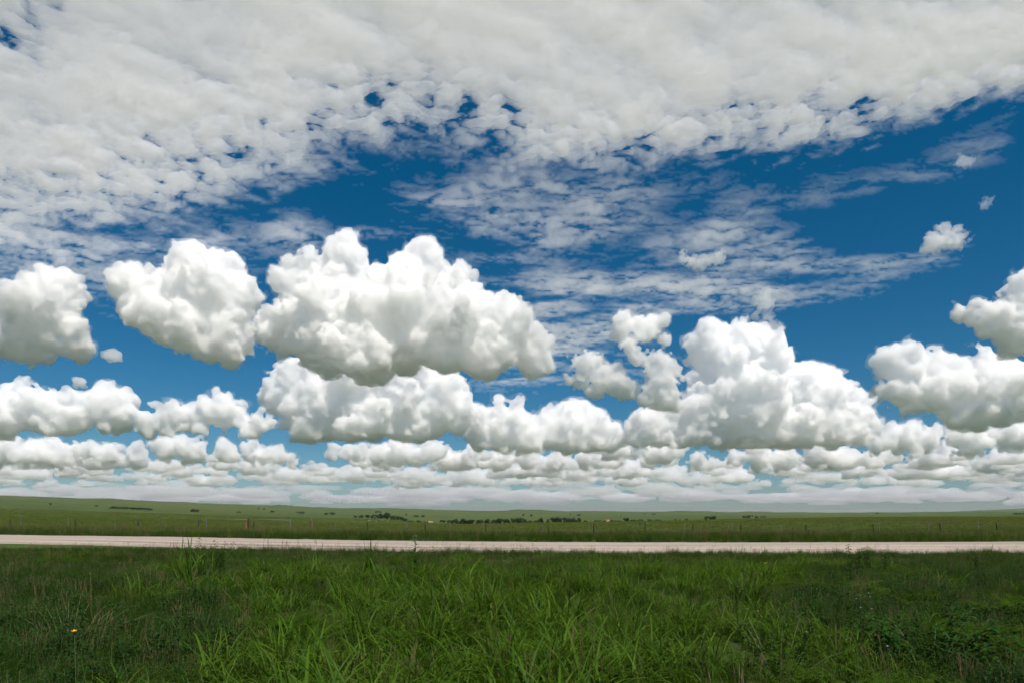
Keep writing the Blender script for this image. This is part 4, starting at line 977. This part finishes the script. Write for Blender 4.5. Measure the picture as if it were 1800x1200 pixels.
clump(655, 17.8, 7, .95, 1.4, .03, 'slim grass clump with a tan tip beside the dark upright clump', 9, lean=.10)
for q, (px, D) in enumerate([(318, 15.5), (335, 15.), (352, 15.8), (372, 16.)]): clump(px, D, 16, .8, 1.45, .036, ['first', 'second', 'third', 'last'][q] + ' bright broad grass clump from the left in the mound at the left road edge', 20 + q, lean=.3)
sprig(335, 943.5, 16.2, 5, .10, 'leafy weed topping the bright grass mound at left', 31, M_SPRIG)
sprig(383, 951, 17, 4, .10, 'left of two bushy sprigs against the road, right of the grass mound', 32, M_SPRIG)
sprig(396, 948, 17, 4, .10, 'right of two bushy sprigs against the road, right of the grass mound', 33, M_SPRIG)
sprig(1503, 956, 18, 5, .115, 'bushy leafy sprig sticking up before the road at right', 34, M_SPRIG)
sprig(1529, 959, 18.5, 4, .11, 'thin two-topped sprig right of the bushy leafy sprig', 35, M_SPRIG)
sprig(1553, 965, 19, 3, .09, 'low dark sprig in the dip of the grass at right', 36)
sprig(1716, 970, 19, 3, .09, 'small dark sprig standing in the gap in the grass, far right', 37)
sprig(771, 959, 19, 3, .09, 'small leafy sprig right of the thistle', 38, M_SPRIG)
sprig(715, 952, 18.3, 1, .05, 'thin reddish stalk just left of the thistle', 39, M_DRY, tilt=.03)
def stalk(px, top, D, label, group=None):
    x, y, z = spot(px, D); H = zrow(top, D) - z; t = empty('seed_stalk', (x, y, z)); tag(t, label, 'grass stalk', group); r = random.Random(int(px)); l = r.gauss(0, .05)
    mb = MB(); mb.tube([(0, 0, 0), (l * .4, 0, H * .5), (l, 0, H * .86)], [.004, .003, .002], 4); mb.build('stem', M_STEM, t)
    mb = MB(); mb.tube([(l, 0, H * .84), (l * 1.1, 0, H * .92), (l * 1.2, 0, H)], [.003, .008, .002], 5); mb.build('seed_head', M_SEED, t)
for px, top in [(459, 938), (468, 944), (476, 946), (493, 947), (503, 948), (548, 945), (563, 947), (566, 952)]: stalk(px, top, 18 + rnd.random() * 2, 'thin upright seed stalk against the road left of centre', 'seed stalks against the road left of centre')
def bush(px, D, w, H, label, seed, mat, L=.09):
    x, y, z = spot(px, D); r = random.Random(seed); t = empty('broadleaf_bush', (x, y, z)); tag(t, label, 'bush'); st = MB(); lf = MB()
    for q in range(26):
        a = r.uniform(0, 6.283); rr = w * .5 * math.sqrt(r.random()); e = Vector((rr * math.cos(a), rr * math.sin(a), H * (1 - .55 * (rr / (w * .5)) ** 2) * r.uniform(.8, 1.05))); b = Vector((e.x * .25, e.y * .25, 0)); st.tube([b, (b + e) / 2 + Vector((0, 0, .05)), e], [.008, .005, .002], 4, 0, False)
        for k in range(14):
            f = .35 + .65 * (k + r.random()) / 14; az = k * 2.4 + r.random(); p = b + (e - b) * f; lf.leaf(p, (math.cos(az), math.sin(az), r.uniform(-.1, .35)), L * r.uniform(.6, 1.2), L * .55, 0, .15, .35)
    st.build('stems', M_STEM, t); lf.build('leaves', mat, t)
bush(975, 15.5, 1.35, .78, 'dark broad-leaved bush in the grass right of centre', 51, M_WEED)
bush(1640, 7.6, 1.9, .72, 'wide dark leafy bush low at the right', 52, M_WEED, .12)
bush(1370, 7.0, 1.5, .75, 'large dark feathery bush at lower right', 53, M_FERN, .07)
bush(120, 9.0, 2.1, .75, 'wide dark leafy bush at the left side of the foreground', 54, M_WEED, .08)
bush(690, 9.5, 1.0, .70, 'small yellow-green bush left of the bright grass', 55, M_FERN, .06)
def flower(px, py, D, rad, mat, label, group=None, petals=6):
    x, y, z = spot(px, D); H = max(zrow(py, D) - z, .2); t = empty('wildflower', (x, y, z)); tag(t, label, 'flower', group)
    mb = MB(); mb.tube([(0, 0, 0), (.01, 0, H * .5), (0, 0, H)], .003, 4); mb.build('stem', M_STEM, t); mb = MB()
    for k in range(petals):
        a = k / petals * 6.283; mb.leaf((0, 0, H), (math.cos(a), math.sin(a) - .35, .75), rad, rad * .75, 0, .2, -.1)
    mb.build('petals', mat, t); mb = MB(); mb.tube([(0, 0, H - .004), (0, -.002, H + .01)], [rad * .2, rad * .16], 7); mb.build('flower_centre', M_SEED, t)
flower(131, 1112, 5.3, .034, M_YEL, 'single bright orange flower in the dark grass at lower left')
flower(1345, 990, 12., .03, M_YEL, 'small orange flower in the upper right of the foreground')
WF = 'tiny white flowers scattered at right'
for px, py in [(1505, 1052), (1512, 1046), (1530, 1049), (1527, 1042), (1513, 1068), (1532, 1070), (1308, 1000), (1335, 996), (1297, 1031), (1314, 1070), (1333, 1074), (1306, 1035), (1418, 1111), (1560, 1136)]:
    flower(px, py, 1.05 * FP / (py - HZ), .014, M_WHITE, 'tiny white flower in the dark weeds at right', WF, 5)

# ------------------------------------------------------------------ the air over the prairie
mb = MB(); mb.box((-62000, -62000, -75), (62000, 62000, 150))
m = bpy.data.materials.new('summer_haze'); m.use_nodes = True; t = m.node_tree; t.nodes.remove(t.nodes['Principled BSDF'])
v = t.nodes.new('ShaderNodeVolumePrincipled'); v.inputs['Color'].default_value = (.66, .69, .72, 1); v.inputs['Density'].default_value = 3.3e-5; v.inputs['Density Attribute'].default_value = ''
t.links.new(v.outputs[0], t.nodes['Material Output'].inputs['Volume'])
tag(mb.build('haze', m), 'thin summer haze over the prairie', 'haze', kind='stuff')
